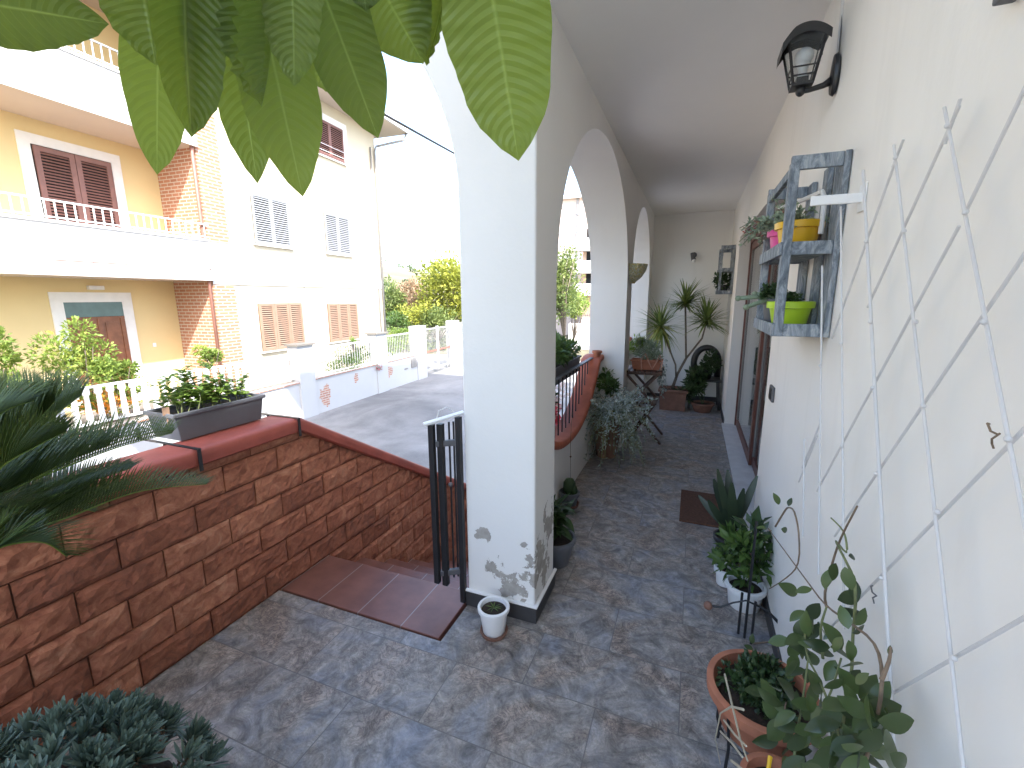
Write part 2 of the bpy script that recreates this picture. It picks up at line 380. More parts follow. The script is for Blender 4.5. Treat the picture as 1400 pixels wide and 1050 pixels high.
# ------------------------------------------------------------ plant builders
def foliage(mb,c,rad,n,size,seed=0,up=.3,asp=.5,clump=7,kind=0,seg=2,shell=.45):
    rs=random.Random(seed); c=Vector(c)
    cl=[]
    for i in range(clump):
        while 1:
            q=Vector((rs.uniform(-1,1),rs.uniform(-1,1),rs.uniform(-1,1)))
            if q.length<1: break
        cl.append((q*.75,rs.uniform(.28,.55),rs.random()))
    for i in range(n):
        q,r,tn=cl[rs.randrange(clump)]
        while 1:
            w=Vector((rs.uniform(-1,1),rs.uniform(-1,1),rs.uniform(-1,1)))
            if shell<w.length<1: break
        p=q+w*r; p=Vector((p.x*rad[0],p.y*rad[1],p.z*rad[2]))+c
        d=(w.normalized()*.8+Vector((rs.uniform(-1,1),rs.uniform(-1,1),rs.uniform(-1,1)))*.8+Vector((0,0,up)))
        mb.tone=min(1,max(0,tn*.5+rs.random()*.5)); s=size*rs.uniform(.6,1.25)
        nrm=Vector((rs.uniform(-1,1),rs.uniform(-1,1),rs.uniform(.2,1.5)))
        mb.leaf(p,d,nrm,s,s*asp,seg,rs.uniform(0,.3),.2,kind)
def stems(mb,base,tips,r=.006,sag=.1):
    for t in tips:
        a=Vector(base); b=Vector(t); m=(a+b)/2+Vector((rnd(-1,1),rnd(-1,1),0))*(b-a).length*sag
        pts=[(a*(1-u)**2+m*2*u*(1-u)+b*u*u) for u in (0,.25,.5,.75,1)]
        mb.tube(pts,[r,r*.9,r*.75,r*.6,r*.4],5)
def pot(parent,c,r,h,mat,taper=.72,rim=.012,soil=True,name='pot',n=28,sat=None):
    c=Vector(c); b=MB(); rb=r*taper; t=.006+r*.03
    b.lathe(c,[(.001,0),(rb*.96,0),(rb,.004),(r-rim*.4,h-rim*2.2),(r+rim*.5,h-rim*2.1),(r+rim*.6,h-.003),(r+rim*.3,h),(r-t,h),(r-t-.002,h-rim),(rb*.9,h*.1),(.001,h*.1)],n)
    o=b.build(name,mat,parent,smooth=40)
    if soil:
        s=MB(); k=14; s.lathe(c+Vector((0,0,h-rim*2.4)),[(.001,.008),(r*.5,.010),(r-t-.003,0)],n); s.build('soil',SOIL,parent,smooth=True)
    if sat:
        s=MB(); s.lathe(c,[(.001,.004),(rb*1.25,.004),(rb*1.45,.028),(rb*1.38,.028),(rb*1.2,.010),(.001,.010)],n); s.build('saucer',sat,parent,smooth=40)
    return o
def trough(parent,c,lx,ly,h,mat,name='trough',rim=.012,tap=.85,soilz=None):
    c=Vector(c); b=MB(); X,Y=lx/2,ly/2; x,y=X*tap if lx<ly else X-.03, Y*tap if ly<=lx else Y-.03
    def ring(a,bb,z): return [c+Vector(q) for q in ((-a,-bb,z),(a,-bb,z),(a,bb,z),(-a,bb,z))]
    rs=[ring(x,y,0),ring(X-rim,Y-rim,h-rim*1.8),ring(X,Y,h-rim*1.7),ring(X,Y,h),ring(X-rim*1.1,Y-rim*1.1,h),ring(X-rim*1.1,Y-rim*1.1,h-rim*2),ring(x*.9,y*.9,.01)]
    b.quad(*rs[0][::-1])
    for p,q in zip(rs,rs[1:]):
        for k in range(4): b.quad(p[k],p[(k+1)%4],q[(k+1)%4],q[k])
    b.quad(*rs[-1]); o=b.build(name,mat,parent,weld=True,bevel=.003)
    s=MB(); s.quad(*ring(X-rim*1.6,Y-rim*1.6,h-rim*2)); s.build('soil',SOIL,parent); return o
# ------------------------------------------------------------ ground
g=MB(); g.box(-400,400,-400,400,-1.9,-1.8); tag(g.build('ground',GRASS),kind='structure')
g=MB(); g.box(-10.6,-1.2,-30,15.4,-1.79,-1.784); g.box(-18,14,15.4,23.5,-1.79,-1.784); g.box(-5.5,-2.6,23.5,90,-1.79,-1.784)
tag(g.build('road',ASPH),kind='structure')
g=MB(); g.box(-2.05,.75,-4,1.59,-1.78,0); g.box(-1.012,.75,1.59,8.2,-1.78,0); g.box(-2.05,-2.04,-4,-1.2,-1.78,0)
tag(g.build('patio_floor',FLOOR),kind='structure')
# ------------------------------------------------------------ our house
H=empty('house',(0.447,0,0),'white plastered house with the arcaded porch along its wall','house')
XW=.447; CZ=2.8
w=MB()   # long wall with door opening
for (y0,y1,z0,z1) in ((-4,3.1,0,CZ),(6.05,7.4,0,CZ),(3.1,6.05,2.27,CZ),(-4,1.875,CZ,3.12)): w.box(XW,XW+.3,y0,y1,z0,z1)
w.build('wall',WALLR,H)
w=MB(); w.box(-1.01,XW+.3,7.4,7.7,0,CZ); w.build('end_wall',WALLR,H)
w=MB(); w.box(XW-.009,XW-.0005,-4,3.08,.0,.075); w.box(XW-.009,XW-.0005,6.07,7.39,0,.075); w.box(-.62,XW-.01,7.391,7.3995,0,.075); w.build('skirting',SKIRT,H)
w=MB(); w.box(-1.01,5,1.885,9,CZ,CZ+.2); w.build('porch_ceiling',CEIL,H)
w=MB(); w.box(-1.0,5,1.9,9,CZ+.2,10.8); w.box(XW,5,.3,1.899,3.125,10.8); w.box(XW,5,-4,.299,3.125,4.38); w.box(.76,5,-4,1.87,-1.8,3.12); w.box(.76,5,6.5,9,-1.8,CZ-.01); w.box(.76,5,1.9,2.6,-1.8,CZ-.01); w.box(3.5,5,2.6,6.5,-1.8,CZ-.01); w.build('upper_storey',WALL,H)  # unseen upper blocks, heights shaped for the shadow on street wall and pier
w=MB(); w.box(-.30,XW-.001,-3.5,1.874,3.30,3.48); w.build('balcony_slab',CEIL,H)  # unseen slab overhead, put in to dim the near wall and floor
w=MB(); w.box(-1.35,5.4,1.6,9.4,10.81,11.0); w.build('roof',WTRIM,H)
for q_ in ((.3,5.4,.1,1.599,10.81,11.0),(.44,5.4,-4.3,.298,4.39,4.46)): w=MB(); w.box(*q_); w.build('roof',WTRIM,H)
# interior of the room behind the glass
w=MB(); w.box(.77,3.49,2.61,6.49,-.05,.02); w.build('room_floor',MARBLE,H)
w=MB(); w.box(3.3,3.48,2.62,6.48,.02,CZ-.02); w.build('room_wall',DWOOD,H)
def archwall(name,ax0,ax1,spans,ztop,zbase,axis,mat,extra=None):
    """wall of thickness ax0..ax1 ; spans = [(s0,s1,None)|(s0,s1,(zs,r))]"""
    b=MB()
    def P(s,a,z): return Vector((a,s,z)) if axis=='Y' else Vector((s,a,z))
    def q(*p): b.quad(*p)
    for s0,s1,a in spans:
        if a is None:
            b.box(*( (ax0,ax1,s0,s1) if axis=='Y' else (s0,s1,ax0,ax1)),zbase,ztop)
        else:
            zs,r=a; n=40; c=(s0+s1)/2; hw=(s1-s0)/2; prev=None
            for i in range(n+1):
                th=PI-PI*i/n; s=c+hw*math.cos(th); z=zs+r*math.sin(th)
                cur=(s,z)
                if prev:
                    (sa,za),(sb,zb)=prev,cur
                    q(P(sa,ax1,za),P(sb,ax1,zb),P(sb,ax1,ztop),P(sa,ax1,ztop))
                    q(P(sa,ax0,za),P(sa,ax0,ztop),P(sb,ax0,ztop),P(sb,ax0,zb))
                    q(P(sa,ax0,za),P(sb,ax0,zb),P(sb,ax1,zb),P(sa,ax1,za))
                prev=cur
    return b
b=archwall('a',-1.01,-.64,[(2.2,4.72,(1.72,.97)),(4.72,5.08,None),(5.08,7.0,(1.78,.89)),(7.0,7.4,None)],CZ,0,'Y',PIER)
b.box(-1.01,-.64,2.188,2.1999,1.72,CZ)
b.build('arcade_wall',PIER,H,weld=True,smooth=50)
AR=[(-7.5,0-1.8),(-7.5,3.75)]+[(-1.01-3.0*(1-math.cos(PI/2*i/40)),2.05+1.7*math.sin(PI/2*i/40)) for i in range(40,-1,-1)]+[(-1.01,0),(-.64,0),(-.64,3.95),(-8,3.95),(-8,-1.8)]
bm=bmesh.new(); fr=[bm.verts.new((x,1.875,z)) for x,z in AR]; bk=[bm.verts.new((x,2.2,z)) for x,z in AR]
bm.faces.new(fr); bm.faces.new(bk[::-1])
for q in range(len(AR)): bm.faces.new((fr[q],bk[q],bk[(q+1)%len(AR)],fr[(q+1)%len(AR)]))
bmesh.ops.recalc_face_normals(bm,faces=bm.faces); me=bpy.data.meshes.new('front_arch'); bm.to_mesh(me); bm.free(); me.materials.append(PIER)
o=bpy.data.objects.new('front_arch',me); COL.objects.link(o); o.parent=H; o.matrix_parent_inverse=chain(H).inverted()
me.shade_smooth(); me.set_sharp_from_angle(angle=R(40))
md=o.modifiers.new('bevel','BEVEL'); md.width=.011; md.segments=3; md.limit_method='ANGLE'; md.angle_limit=R(50); md.harden_normals=True
# dark tile plinth round the first pier
w=MB(); w.box(-1.02,-.628,1.862,1.8745,0,.085); w.box(-.6395,-.628,1.8746,2.2,0,.085); w.build('plinth_tile',SKIRT,H,bevel=.002)
w=MB(); w.box(-1.02,-.622,1.857,1.8747,.0855,.097); w.box(-.6395,-.622,1.8748,2.21,.0855,.097); w.build('plinth_ledge',WTRIM,H,bevel=.003)
def zlow(Y,c=3.40,hw=1.2,z0=.44,rise=.50): return z0+rise*min(1,abs((Y-c)/hw))**2.3
def lowwall(c,hw,y0,y1):
    b=MB(); n=30; X0,X1=-1.005,-.88; pr=None
    for i in range(n+1):
        Y=y0+(y1-y0)*i/n; z=zlow(Y,c,hw)
        if pr:
            Ya,za=pr
            b.quad((X1,Ya,0),(X1,Y,0),(X1,Y,z),(X1,Ya,za)); b.quad((X0,Ya,0),(X0,Ya,za),(X0,Y,z),(X0,Y,0)); b.quad((X1,Ya,za),(X1,Y,z),(X0,Y,z),(X0,Ya,za))
        pr=(Y,z)
    b.build('parapet_wall',WALL,H,weld=True,smooth=50)
    b=MB(); prof=[(-1.04,.0),(-.862,.0),(-.850,.010),(-.846,.032),(-.852,.054),(-.866,.062),(-1.03,.062),(-1.045,.055),(-1.045,.01)]
    rings=[]
    for i in range(n+1):
        Y=y0+(y1-y0)*i/n; e=.001; dz=(zlow(Y+e,c,hw)-zlow(Y-e,c,hw))/(2*e); nn=Vector((0,-dz,1)).normalized()
        base=Vector((0,Y,zlow(Y,c,hw)+.001)); rings.append([base+Vector((x,0,0))+nn*h for x,h in prof])
    for a,bb in zip(rings,rings[1:]):
        for k in range(len(prof)): b.quad(a[k],a[(k+1)%len(prof)],bb[(k+1)%len(prof)],bb[k])
    b.build('parapet_coping',ORANGE,H,weld=True,smooth=50)
lowwall(3.46,1.1,2.2,4.72); lowwall(6.04,.85,5.08,7.0)
# doorway
D=MB(); D.box(XW-.03,.66,3.06,6.08,.004,.022); D.build('door_sill',MARBLE,H,bevel=.003)
dr=MB(); dr.box(.56,.64,6.0,6.049,.0225,2.269); dr.box(.56,.64,3.101,3.15,.0225,2.269); dr.box(.56,.64,3.15,6.0,2.20,2.269); door=dr.build('sliding_door',MAHOG,H,bevel=.003)
for (y0,y1,x) in ((4.55,5.99,.585),(3.16,4.62,.612)):
    s=MB()
    for a in ((y0,y0+.075,.03,2.19),(y1-.075,y1,.03,2.19),(y0+.075,y1-.075,.03,.12),(y0+.075,y1-.075,2.11,2.19)): s.box(x-.012,x+.012,a[0],a[1],a[2],a[3])
    s.build('door_leaf_frame',MAHOG,door)
    s=MB(); s.box(x-.003,x+.003,y0+.075,y1-.075,.12,2.11); s.build('door_glass',GLASS,door)
    for a in ((y0+.0755,y0+.087,.121,2.109),(y1-.087,y1-.0755,.121,2.109)): s=MB(); s.box(x-.014,x-.0035,*a); s.build('door_gasket',PIPE,door)
s=MB(); s.box(XW-.014,XW-.0005,2.79,2.90,1.015,1.10); sp=s.build('switch_plate',IRONG,H,bevel=.004)
s=MB(); s.box(XW-.018,XW-.0142,2.815,2.875,1.03,1.085); s.build('switch_button',PLBLK,sp)
s=MB(); q=onX(1388,6,XW); s.box(XW-.03,XW-.0005,q.y-.06,q.y+.002,q.z+.002,q.z+.08); tag(s.build('junction_box',IRONG,bevel=.004),'small speckled grey junction box high on the wall at the top right corner','junction box')
# ------------------------------------------------------------ stone clad wall and stairs
SW=empty('retaining_wall',(-2.2,1,0),'wall of rough red brown split blocks descending beside the stairs','wall')
def captop(Y): return .945 if Y<1.82 else .945-(Y-1.82)*.607
YE=5.2
def steplow(Y):
    if Y<1.95: return 0.0
    k=int((Y-1.95)/.29)+1; return max(-1.78,-.178*k)
b=MB(); m=MB(); XF=-2.052
CH=.1355; rng=random.Random(3)
for row in range(-13,7):
    z0=row*CH+.032*0; z1=z0+CH
    offs=(row%2)*.15+.01
    k=-8
    while True:
        y0=k*.302+offs+.30*0+.0; y1=y0+.302; k+=1
        if y0<-1.2: continue
        if y0>YE: break
        zt=captop((y0+y1)/2)-.085; zl=steplow(min(y1,YE))-.02
        if z1<zl or (captop(y0)-.085)<z0: continue
        g_=.0028; ny,nz=14,7; ya,yb=y0+g_,y1-g_
        b.tone=rng.random()
        grid=[]
        for j in range(nz+1):
            rowp=[]
            for i in range(ny+1):
                y=ya+(yb-ya)*i/ny; z=z0+g_+(CH-2*g_)*j/nz
                z=min(z,captop(y)-.088)
                e=0 if i in(0,ny) or j in (0,nz) else 1
                p=Vector((y*9,z*9,row*3.7+k*1.3))
                hgt=.007+.014*noise.noise(p)+.013*abs(noise.noise(p*2.1))+.006*abs(noise.noise(p*5.3)) if e else .0
                jx=(rng.uniform(-.006,.006) if e else 0)
                rowp.append(Vector((XF+hgt,y+jx,z+jx*.5)))
            grid.append(rowp)
        if grid[-1][0].z-grid[0][0].z<.01 and grid[-1][-1].z-grid[0][-1].z<.01: continue
        for j in range(nz):
            for i in range(ny): b.quad(grid[j][i],grid[j][i+1],grid[j+1][i+1],grid[j+1][i])
        for j in range(nz):   # short returns into the joint
            a,c=grid[j][0],grid[j+1][0]; dx=Vector((-.012,0,0)); b.quad(a,c,c+dx,a+dx)
            a,c=grid[j][ny],grid[j+1][ny]; b.quad(c,a,a+dx,c+dx)
        for i in range(ny):
            a,c=grid[0][i],grid[0][i+1]; b.quad(c,a,a+dx,c+dx)
            a,c=grid[nz][i],grid[nz][i+1]; b.quad(a,c,c+dx,a+dx)
b.build('stone_facing',STONE,SW)
n=60
for i in range(n):
    ya=-1.2+(YE+1.2)*i/n; yb=-1.2+(YE+1.2)*(i+1)/n
    X0,X1=-2.20,XF-.008; za,zb=captop(ya)-.085,captop(yb)-.085
    m.quad((X1,ya,-1.8),(X1,yb,-1.8),(X1,yb,zb),(X1,ya,za)); m.quad((X0,yb,-1.8),(X0,ya,-1.8),(X0,ya,za),(X0,yb,zb)); m.quad((X1,ya,za),(X1,yb,zb),(X0,yb,zb),(X0,ya,za))
m.build('wall_core',MORTAR,SW)
b=MB(); prof=[(-2.225,-.084),(-2.022,-.084),(-2.010,-.074),(-2.007,-.045),(-2.008,-.018),(-2.016,-.006),(-2.034,0),(-2.205,0),(-2.222,-.02)]
ys=[-1.2,0,.6,1.2,1.7,1.80,1.815,1.83,1.85,2.2,2.8,3.4,4,4.6,YE]; rings=[[Vector((x,Y,captop(Y)+h)) for x,h in prof] for Y in ys]
for a,c in zip(rings,rings[1:]):
    for k in range(len(prof)): b.quad(a[k],a[(k+1)%len(prof)],c[(k+1)%len(prof)],c[k])
b.quad(*rings[-1][::-1]); b.build('coping',RED,SW,weld=True,smooth=40)
for Y in (1.24,1.79):
    b=MB(); b.box(-2.42,-2.0,Y-.008,Y+.008,.9455,.9495); b.box(-2.0,-1.996,Y-.008,Y+.008,.845,.9495); b.box(-2.424,-2.42,Y-.008,Y+.008,.9455,1.0); b.box(-2.235,-2.23,Y-.008,Y+.008,.80,.945); tag(b.build('trough_bracket',PLBLK),'black bracket strap over the red coping at the %s end of the grey trough'%('near' if Y<1.5 else 'far'),'bracket','trough brackets over the coping')
ST=empty('staircase',(-1.5,1.95,0),'red brown tiled stairs going down between the block wall and the pier','stairs')
b=MB(); b.box(-2.049,-1.03,1.60,1.96,-.04,.004); b.build('landing_tread',STEP,ST,bevel=.004)
b=MB()
for k in range(1,11):
    y0=1.95+.29*(k-1); z=-.178*k
    if z<-1.79: break
    b=MB(); b.box(-2.049,-1.012,y0-.012,y0+.30,z-.035,z); b.box(-2.049,-1.012,y0-.0,y0+.012,z+.0005,z+.178-.036); b.build('step',STEP,ST,bevel=.004)
b=MB(); b.box(-2.049,-1.10,1.9,4.6,-1.79,-1.74); b.build('stair_base',MORTAR,ST)
# marble edging where patio meets landing is omitted: the tiles simply meet
# ------------------------------------------------------------ gate on the pier
G=empty('iron_gate',(-1.05,1.87,0),'open dark grey iron gate with vertical bars standing against the first pier','gate')
b=MB(); gx=-1.115; gy0,gy1=1.66,1.96
A=Vector((-1.055,1.85,0)); B=Vector((-1.165,1.80,0))
b.box(-1.045,-1.017,1.845,1.873,.02,1.03); b.build('hinge_post',IRON,G,bevel=.003)
b=MB(); b.box(-1.122,-1.092,1.80,1.83,.13,1.0); b.build('gate_stile',IRON,G,bevel=.003); b=MB(); b.box(-1.155,-1.127,1.775,1.803,.15,1.0); b.build('gate_stile',IRON,G,bevel=.003)
for i,(x,y) in enumerate(((-1.085,1.86),(-1.068,1.875))):
    b=MB(); b.tube([(x,y,.15),(x,y,1.0)],.005,6); b.build('gate_bar',IRON,G)
for z in (.9,.2): b=MB(); b.bar((-1.13,1.80,z),(-1.03,1.865,z),.022,.03); b.build('gate_rail',IRONG,G,bevel=.003)
b=MB(); b.bar((-1.165,1.76,1.005),(-1.02,1.90,1.045),.04,.012); b.build('gate_top_rail',WMET,G,bevel=.003)
b=MB(); b.tube([(-1.13,1.82,1.02),(-1.12,1.83,1.06),(-1.09,1.85,1.075),(-1.06,1.87,1.05)],.0025,6); b.build('wire_loop',WMET,G)
b=MB(); b.ball((-1.075,1.84,.68),.012); b.build('gate_latch',IRONG,G)
# porch railing over the scooped parapet
for (c,hw,y0,y1,zt,lab) in ((3.46,1.1,2.24,4.68,.985,'black iron bars with flat grey top rail over the parapet nearest the first pier'),(6.04,.85,5.12,6.96,.985,'black iron bars over the scooped parapet behind the folding table')):
    RL=empty('railing',(-.95,c,.5),lab,'railing','porch railings')
    b=MB(); b.box(-.965,-.925,y0,y1,zt-.008,zt+.004); b.build('top_rail',IRONG,RL,bevel=.002)
    Y=y0+.06
    while Y<y1:
        z=zlow(Y,c,hw)+.068
        if zt-z>.06:
            b=MB(); b.tube([(-.945,Y,z),(-.945,Y,zt-.008)],.006,6); b.build('bar',IRON,RL)
        Y+=.115
# ------------------------------------------------------------ house across the street (frame turned 3.7 degrees)
Q=Matrix.Rotation(math.atan2(.064,.998),4,'Z')
def QB(mb,name,mat,parent=None,**k):
    mb.v=[Q@v for v in mb.v]; return mb.build(name,mat,parent,**k)
def onF(px,py,D):   # -> (s,z) on the facade plane a=-D
    p=Q.inverted()@EYE; r=Q.to_3x3().inverted()@ray(px,py); q=p+r*((-D-p.x)/r.x); return q.y,q.z
NH=empty('neighbour_house',(-10.5,12,-1.8),'three storey cream and yellow house with balconies and brick corner across the street','house')
fa=-11.0; S0,S1=8.82,16.35
w=MB(); w.box(-19,fa,S0,S1,-1.8,8.0); QB(w,'wall',CREAM,NH)
w=MB(); w.box(-19,-12.4,-4,S0-.002,-1.8,8.0); QB(w,'recessed_wall',YELW,NH)
w=MB(); w.box(fa+.0,fa+.012,S0+.0,S0+.62,-1.8,8.0); w.box(-12.4+.003,fa+.0115,S0-.014,S0-.003,-1.8,8.0); QB(w,'brick_corner',BRICK,NH)
w=MB(); w.box(fa+.0125,fa+.03,S0-.014,S1+.02,1.98,2.32); QB(w,'string_course',WFAC,NH)
w=MB(); w.box(fa+.012,fa+.02,S0+.0,S0+.62,2.33,3.02); w.v and QB(w,'parapet_return',WFAC,NH)
for zb,zt,zr in ((2.07,3.03,3.45),(5.24,6.20,6.64)):
    w=MB(); w.box(-12.398,-10.93,-4,S0-.016,zb,zb+.2); sl=QB(w,'balcony_slab',SOFF,NH)
    w=MB(); w.box(-10.93,-10.90,-4,S0-.016,zb-.005,zb+.26); w.box(-10.96,-10.925,-4,S0-.02,zb+.285,zt); w.box(-10.99,-10.895,-4,S0-.018,zt,zt+.05); QB(w,'balcony_parapet',WFAC,NH)
    w=MB(); w.box(-10.95,-10.92,-4,S0-.03,zr-.03,zr); w.box(-10.95,-10.92,-4,S0-.03,zt+.09,zt+.115)
    s=-4
    while s<S0-.05:
        w.box(-10.943,-10.927,s,s+.022,zt+.05,zr-.03); s+=.155
    QB(w,'balcony_railing',WMET,NH)
w=MB(); w.box(-19.5,-9.95,-4.5,S1+.75,8.0,8.10); QB(w,'eave_soffit',SOFF,NH)
w=MB(); w.box(-9.95,-9.87,-4.5,S1+.75,8.0,8.22); w.box(-19.5,-9.95,S1+.75,S1+.8,8.0,8.2); QB(w,'gutter',WFAC,NH)
w=MB()
for (a,bb) in (((-9.9,8.2),(-15,9.6)),((-15,9.6),(-19.6,8.2))):
    w.quad((a[0],-4.6,a[1]),(a[0],S1+.85,a[1]),(bb[0],S1+.85,bb[1]),(bb[0],-4.6,bb[1]))
w.quad((-9.9,S1+.84,8.2),(-19.6,S1+.84,8.2),(-15,S1+.84,9.6)); QB(w,'roof',TILE,NH)
def louvre(y0,y1,z0,z1,a,panels,fm,sm,open_=True,name='shutter',fw=.055,pitch=.062):
    W=(y1-y0)/panels
    for i in range(panels):
        ya,yb=y0+W*i+.006,y0+W*(i+1)-.006
        b=MB(); b.box(a,a+.035,ya,ya+fw,z0,z1); b.box(a,a+.035,yb-fw,yb,z0,z1); b.box(a,a+.035,ya+fw,yb-fw,z0,z0+fw); b.box(a,a+.035,ya+fw,yb-fw,z1-fw,z1)
        o=QB(b,name,fm,NH)
        b=MB(); z=z0+fw+.01
        while z<z1-fw-.02:
            b.quad((a+.006,ya+fw,z+.034),(a+.034,ya+fw,z),(a+.034,yb-fw,z),(a+.006,yb-fw,z+.034)); b.quad((a+.034,ya+fw,z),(a+.034,ya+fw,z-.006),(a+.034,yb-fw,z-.006),(a+.034,yb-fw,z)); b.quad((a+.006,ya+fw,z+.028),(a+.006,yb-fw,z+.028),(a+.034,yb-fw,z-.006),(a+.034,ya+fw,z-.006)); z+=pitch
        QB(b,'louvre',sm,o)
def opening(y0,y1,z0,z1,a,surround=None,sm=WTRIM):
    b=MB(); b.box(a+.001,a+.008,y0,y1,z0,z1); o=QB(b,'window',DARKIN,NH)
    if surround:
        t=surround; b=MB(); b.box(a+.001,a+.03,y0-t,y0,z0,z1); b.box(a+.001,a+.03,y1,y1+t,z0,z1); b.box(a+.001,a+.03,y0-t,y1+t,z1,z1+t); QB(b,'surround',sm,o)
    return o
LEDGE=simple('window_sill_marble',(.72,.70,.68),.5)
def sill(y0,y1,z,a):
    b=MB(); b.box(a+.0085,a+.09,y0-.08,y1+.08,z-.035,z); QB(b,'sill',LEDGE,NH)
def stay(y,z,a=fa):
    b=MB(); b.tube([Q@Vector((a,y,z)),Q@Vector((a+.10,y,z+.0)),Q@Vector((a+.13,y+.05,z-.05))],.008,5); b.build('shutter_stay',PIPE,NH)
# upper pair: pale grey louvres
for (y0,y1,z0,z1) in ((10.25,11.56,3.13,4.48),(13.14,14.42,3.13,4.46)):
    opening(y0,y1,z0,z1,fa); louvre(y0,y1,z0+.01,z1,fa+.02,2,SHUTW,SHUTW,name='grey_shutter'); sill(y0,y1,z0,fa); stay(y0-.2,z0-.05); stay(y1+.25,z0-.05)
for (y0,y1,z0,z1) in ((10.1,11.75,.08,1.47),(12.95,14.55,.08,1.42)):
    opening(y0,y1,z0,z1,fa); louvre(y0,y1,z0+.01,z1,fa+.02,3,SHUTB,SHUTB,name='tan_shutter',fw=.075); sill(y0,y1,z0,fa); stay(y0-.2,z0-.12)
o=opening(13.0,14.45,6.3,7.42,fa,.2); louvre(13.02,14.43,6.32,7.40,fa+.012,2,SHUTD,SHUTD,name='attic_shutter')
w=MB(); 
for z in (6.42,6.62): w.box(fa+.10,fa+.115,12.7,14.75,z,z+.015)
w.box(fa,fa+.13,12.7,12.72,6.3,6.66); w.box(fa,fa+.13,14.73,14.75,6.3,6.66); QB(w,'window_rail',WMET,NH)
sill(13.0,14.45,6.28,fa)
# loggia openings
la=-12.4
opening(6.32,7.76,3.05,4.74,la,.2); louvre(6.34,7.74,2.42,4.72,la+.02,2,SHUTD,SHUTD,name='balcony_shutter',fw=.1)
o=opening(6.36,7.50,-.9,1.55,la,.22)
w=MB(); w.box(la+.009,la+.02,6.36,7.50,1.22,1.55); QB(w,'transom',TEAL,o)
w=MB(); w.box(la+.009,la+.03,6.36,7.50,1.17,1.215)
for y in (6.36,6.93,7.40): w.box(la+.009,la+.04,y,y+.09,-.9,1.17)
for (y0,y1) in ((6.45,6.93),(7.02,7.40)):
    w.box(la+.009,la+.02,y0,y1,-.9,1.17)
    for (z0,z1) in ((-.8,-.05),(.05,.45),(.55,1.08)): w.box(la+.02,la+.034,y0+.06,y1-.06,z0,z1)
QB(w,'entrance_door',ODOOR,NH)
w=MB(); w.box(la+.001,la+.10,6.85,7.15,1.83,1.92); QB(w,'entrance_lamp',WTRIM,NH,bevel=.01)
w=MB(); w.box(la+.001,la+.02,8.05,8.13,.4,.5); QB(w,'bell_plate',WTRIM,NH)
for (y,m,z0,z1) in ((S0-.10,PIPEB,-1.8,8.0),):
    b=MB(); b.tube([Q@Vector((fa+.0,y,z0)),Q@Vector((fa+.0,y,z1))],.04,8); b.build('downpipe',m,NH,smooth=True)
b=MB(); b.tube([Q@Vector(p) for p in ((fa+.07,16.25,-1.8),(fa+.07,16.25,7.2),(fa+.1,16.3,7.4),(fa+.95,17.0,7.75),(fa+1.03,17.05,8.0))],.045,8); b.build('downpipe',PIPE,NH,smooth=True)
b=MB(); b.tube([Q@Vector(p) for p in ((fa+.05,16.0,-1.8),(fa+.05,16.0,7.3))],.03,8); b.build('downpipe',PIPE,NH,smooth=True)
b=MB(); b.tube([Q@Vector(p) for p in ((fa+.02,11.95,2.0),(fa+.02,11.97,.15),(fa+.02,11.99,-1.0))],.014,6); b.build('conduit',PIPE,NH)
b=MB(); b.tube([Q@Vector(p) for p in ((fa+.05,11.4,-.15),(fa+.05,11.95,-.12))],.02,6); b.tube([Q@Vector(p) for p in ((fa+.05,11.7,-.15),(fa+.05,11.72,-1.0))],.02,6); b.build('gas_pipe',PIPE,NH)
# terrace of the neighbour behind its fence
w=MB(); w.box(-12.39,-9.8,-4,14.6,-1.795,-.95); tag(QB(w,'terrace_ground',SLAB),kind='structure')
# ------------------------------------------------------------ street boundary wall
BW=empty('boundary_wall',(-9.6,10,-1.8),'long white rendered street wall with piers and patches of bare brick','wall')
D0,D1=-9.80,-9.55
w=MB(); w.box(D0,D1,3.2,16.5,-1.8,-.74)
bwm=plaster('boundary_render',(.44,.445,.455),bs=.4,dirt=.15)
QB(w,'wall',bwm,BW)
w=MB(); w.box(D0-.03,D1+.035,4.56,9.86,-.739,-.70); w.box(D0-.03,D1+.035,10.47,13.5,-.739,-.70); w.box(D0-.03,D1+.035,14.17,16.32,-.739,-.70); QB(w,'brick_coping',BRK2,BW)
for (y0,y1,zt,cap) in ((4.12,4.55,.20,1),(9.87,10.46,.30,1),(13.51,14.16,.34,1),(16.33,17.1,.45,0)):
    w=MB(); w.box(D0-.06,D1+.05,y0,y1,-1.8,zt); p=QB(w,'pier',bwm,BW)
    if cap:
        w=MB(); w.box(D0-.12,D1+.11,y0-.05,y1+.05,zt+.001,zt+.05); QB(w,'cap',BRK2 if y0<5 else SLAB,p)
def patch(cy,cz,ry,rz,seed):
    b=MB(); pts=[]
    for k in range(64):
        a=2*PI*k/64; f=.85+.45*noise.noise(Vector((math.cos(a)*1.3,math.sin(a)*1.3,seed*3.1)))+.25*noise.noise(Vector((math.cos(a)*4,math.sin(a)*4,seed)))
        y=cy+ry*math.cos(a)*f; z=cz+rz*math.sin(a)*f; z=round(z/.045)*.045; pts.append((y,z))
    q=[Vector((D1+.003,y,z)) for y,z in pts]; c=Vector((D1+.003,cy,cz))
    for k in range(64): b.quad(c,q[k],q[(k+1)%64])
    QB(b,'bare_brick_patch',BRK2,BW)
patch(10.85,-1.27,.30,.36,1); patch(12.35,-1.0,.16,.15,2); patch(14.25,-1.13,.30,.28,4)
w=MB(); w.box(D1+.001,D1+.05,15.85,16.25,-1.2,-.8); QB(w,'meter_door',PIPE,BW,bevel=.01)
w=MB(); w.box(D1+.001,D1+.02,15.35,15.6,-1.2,-1.15); w.box(D1+.001,D1+.02,8.45,8.7,-1.33,-1.26); QB(w,'vent_slot',PIPE,BW)
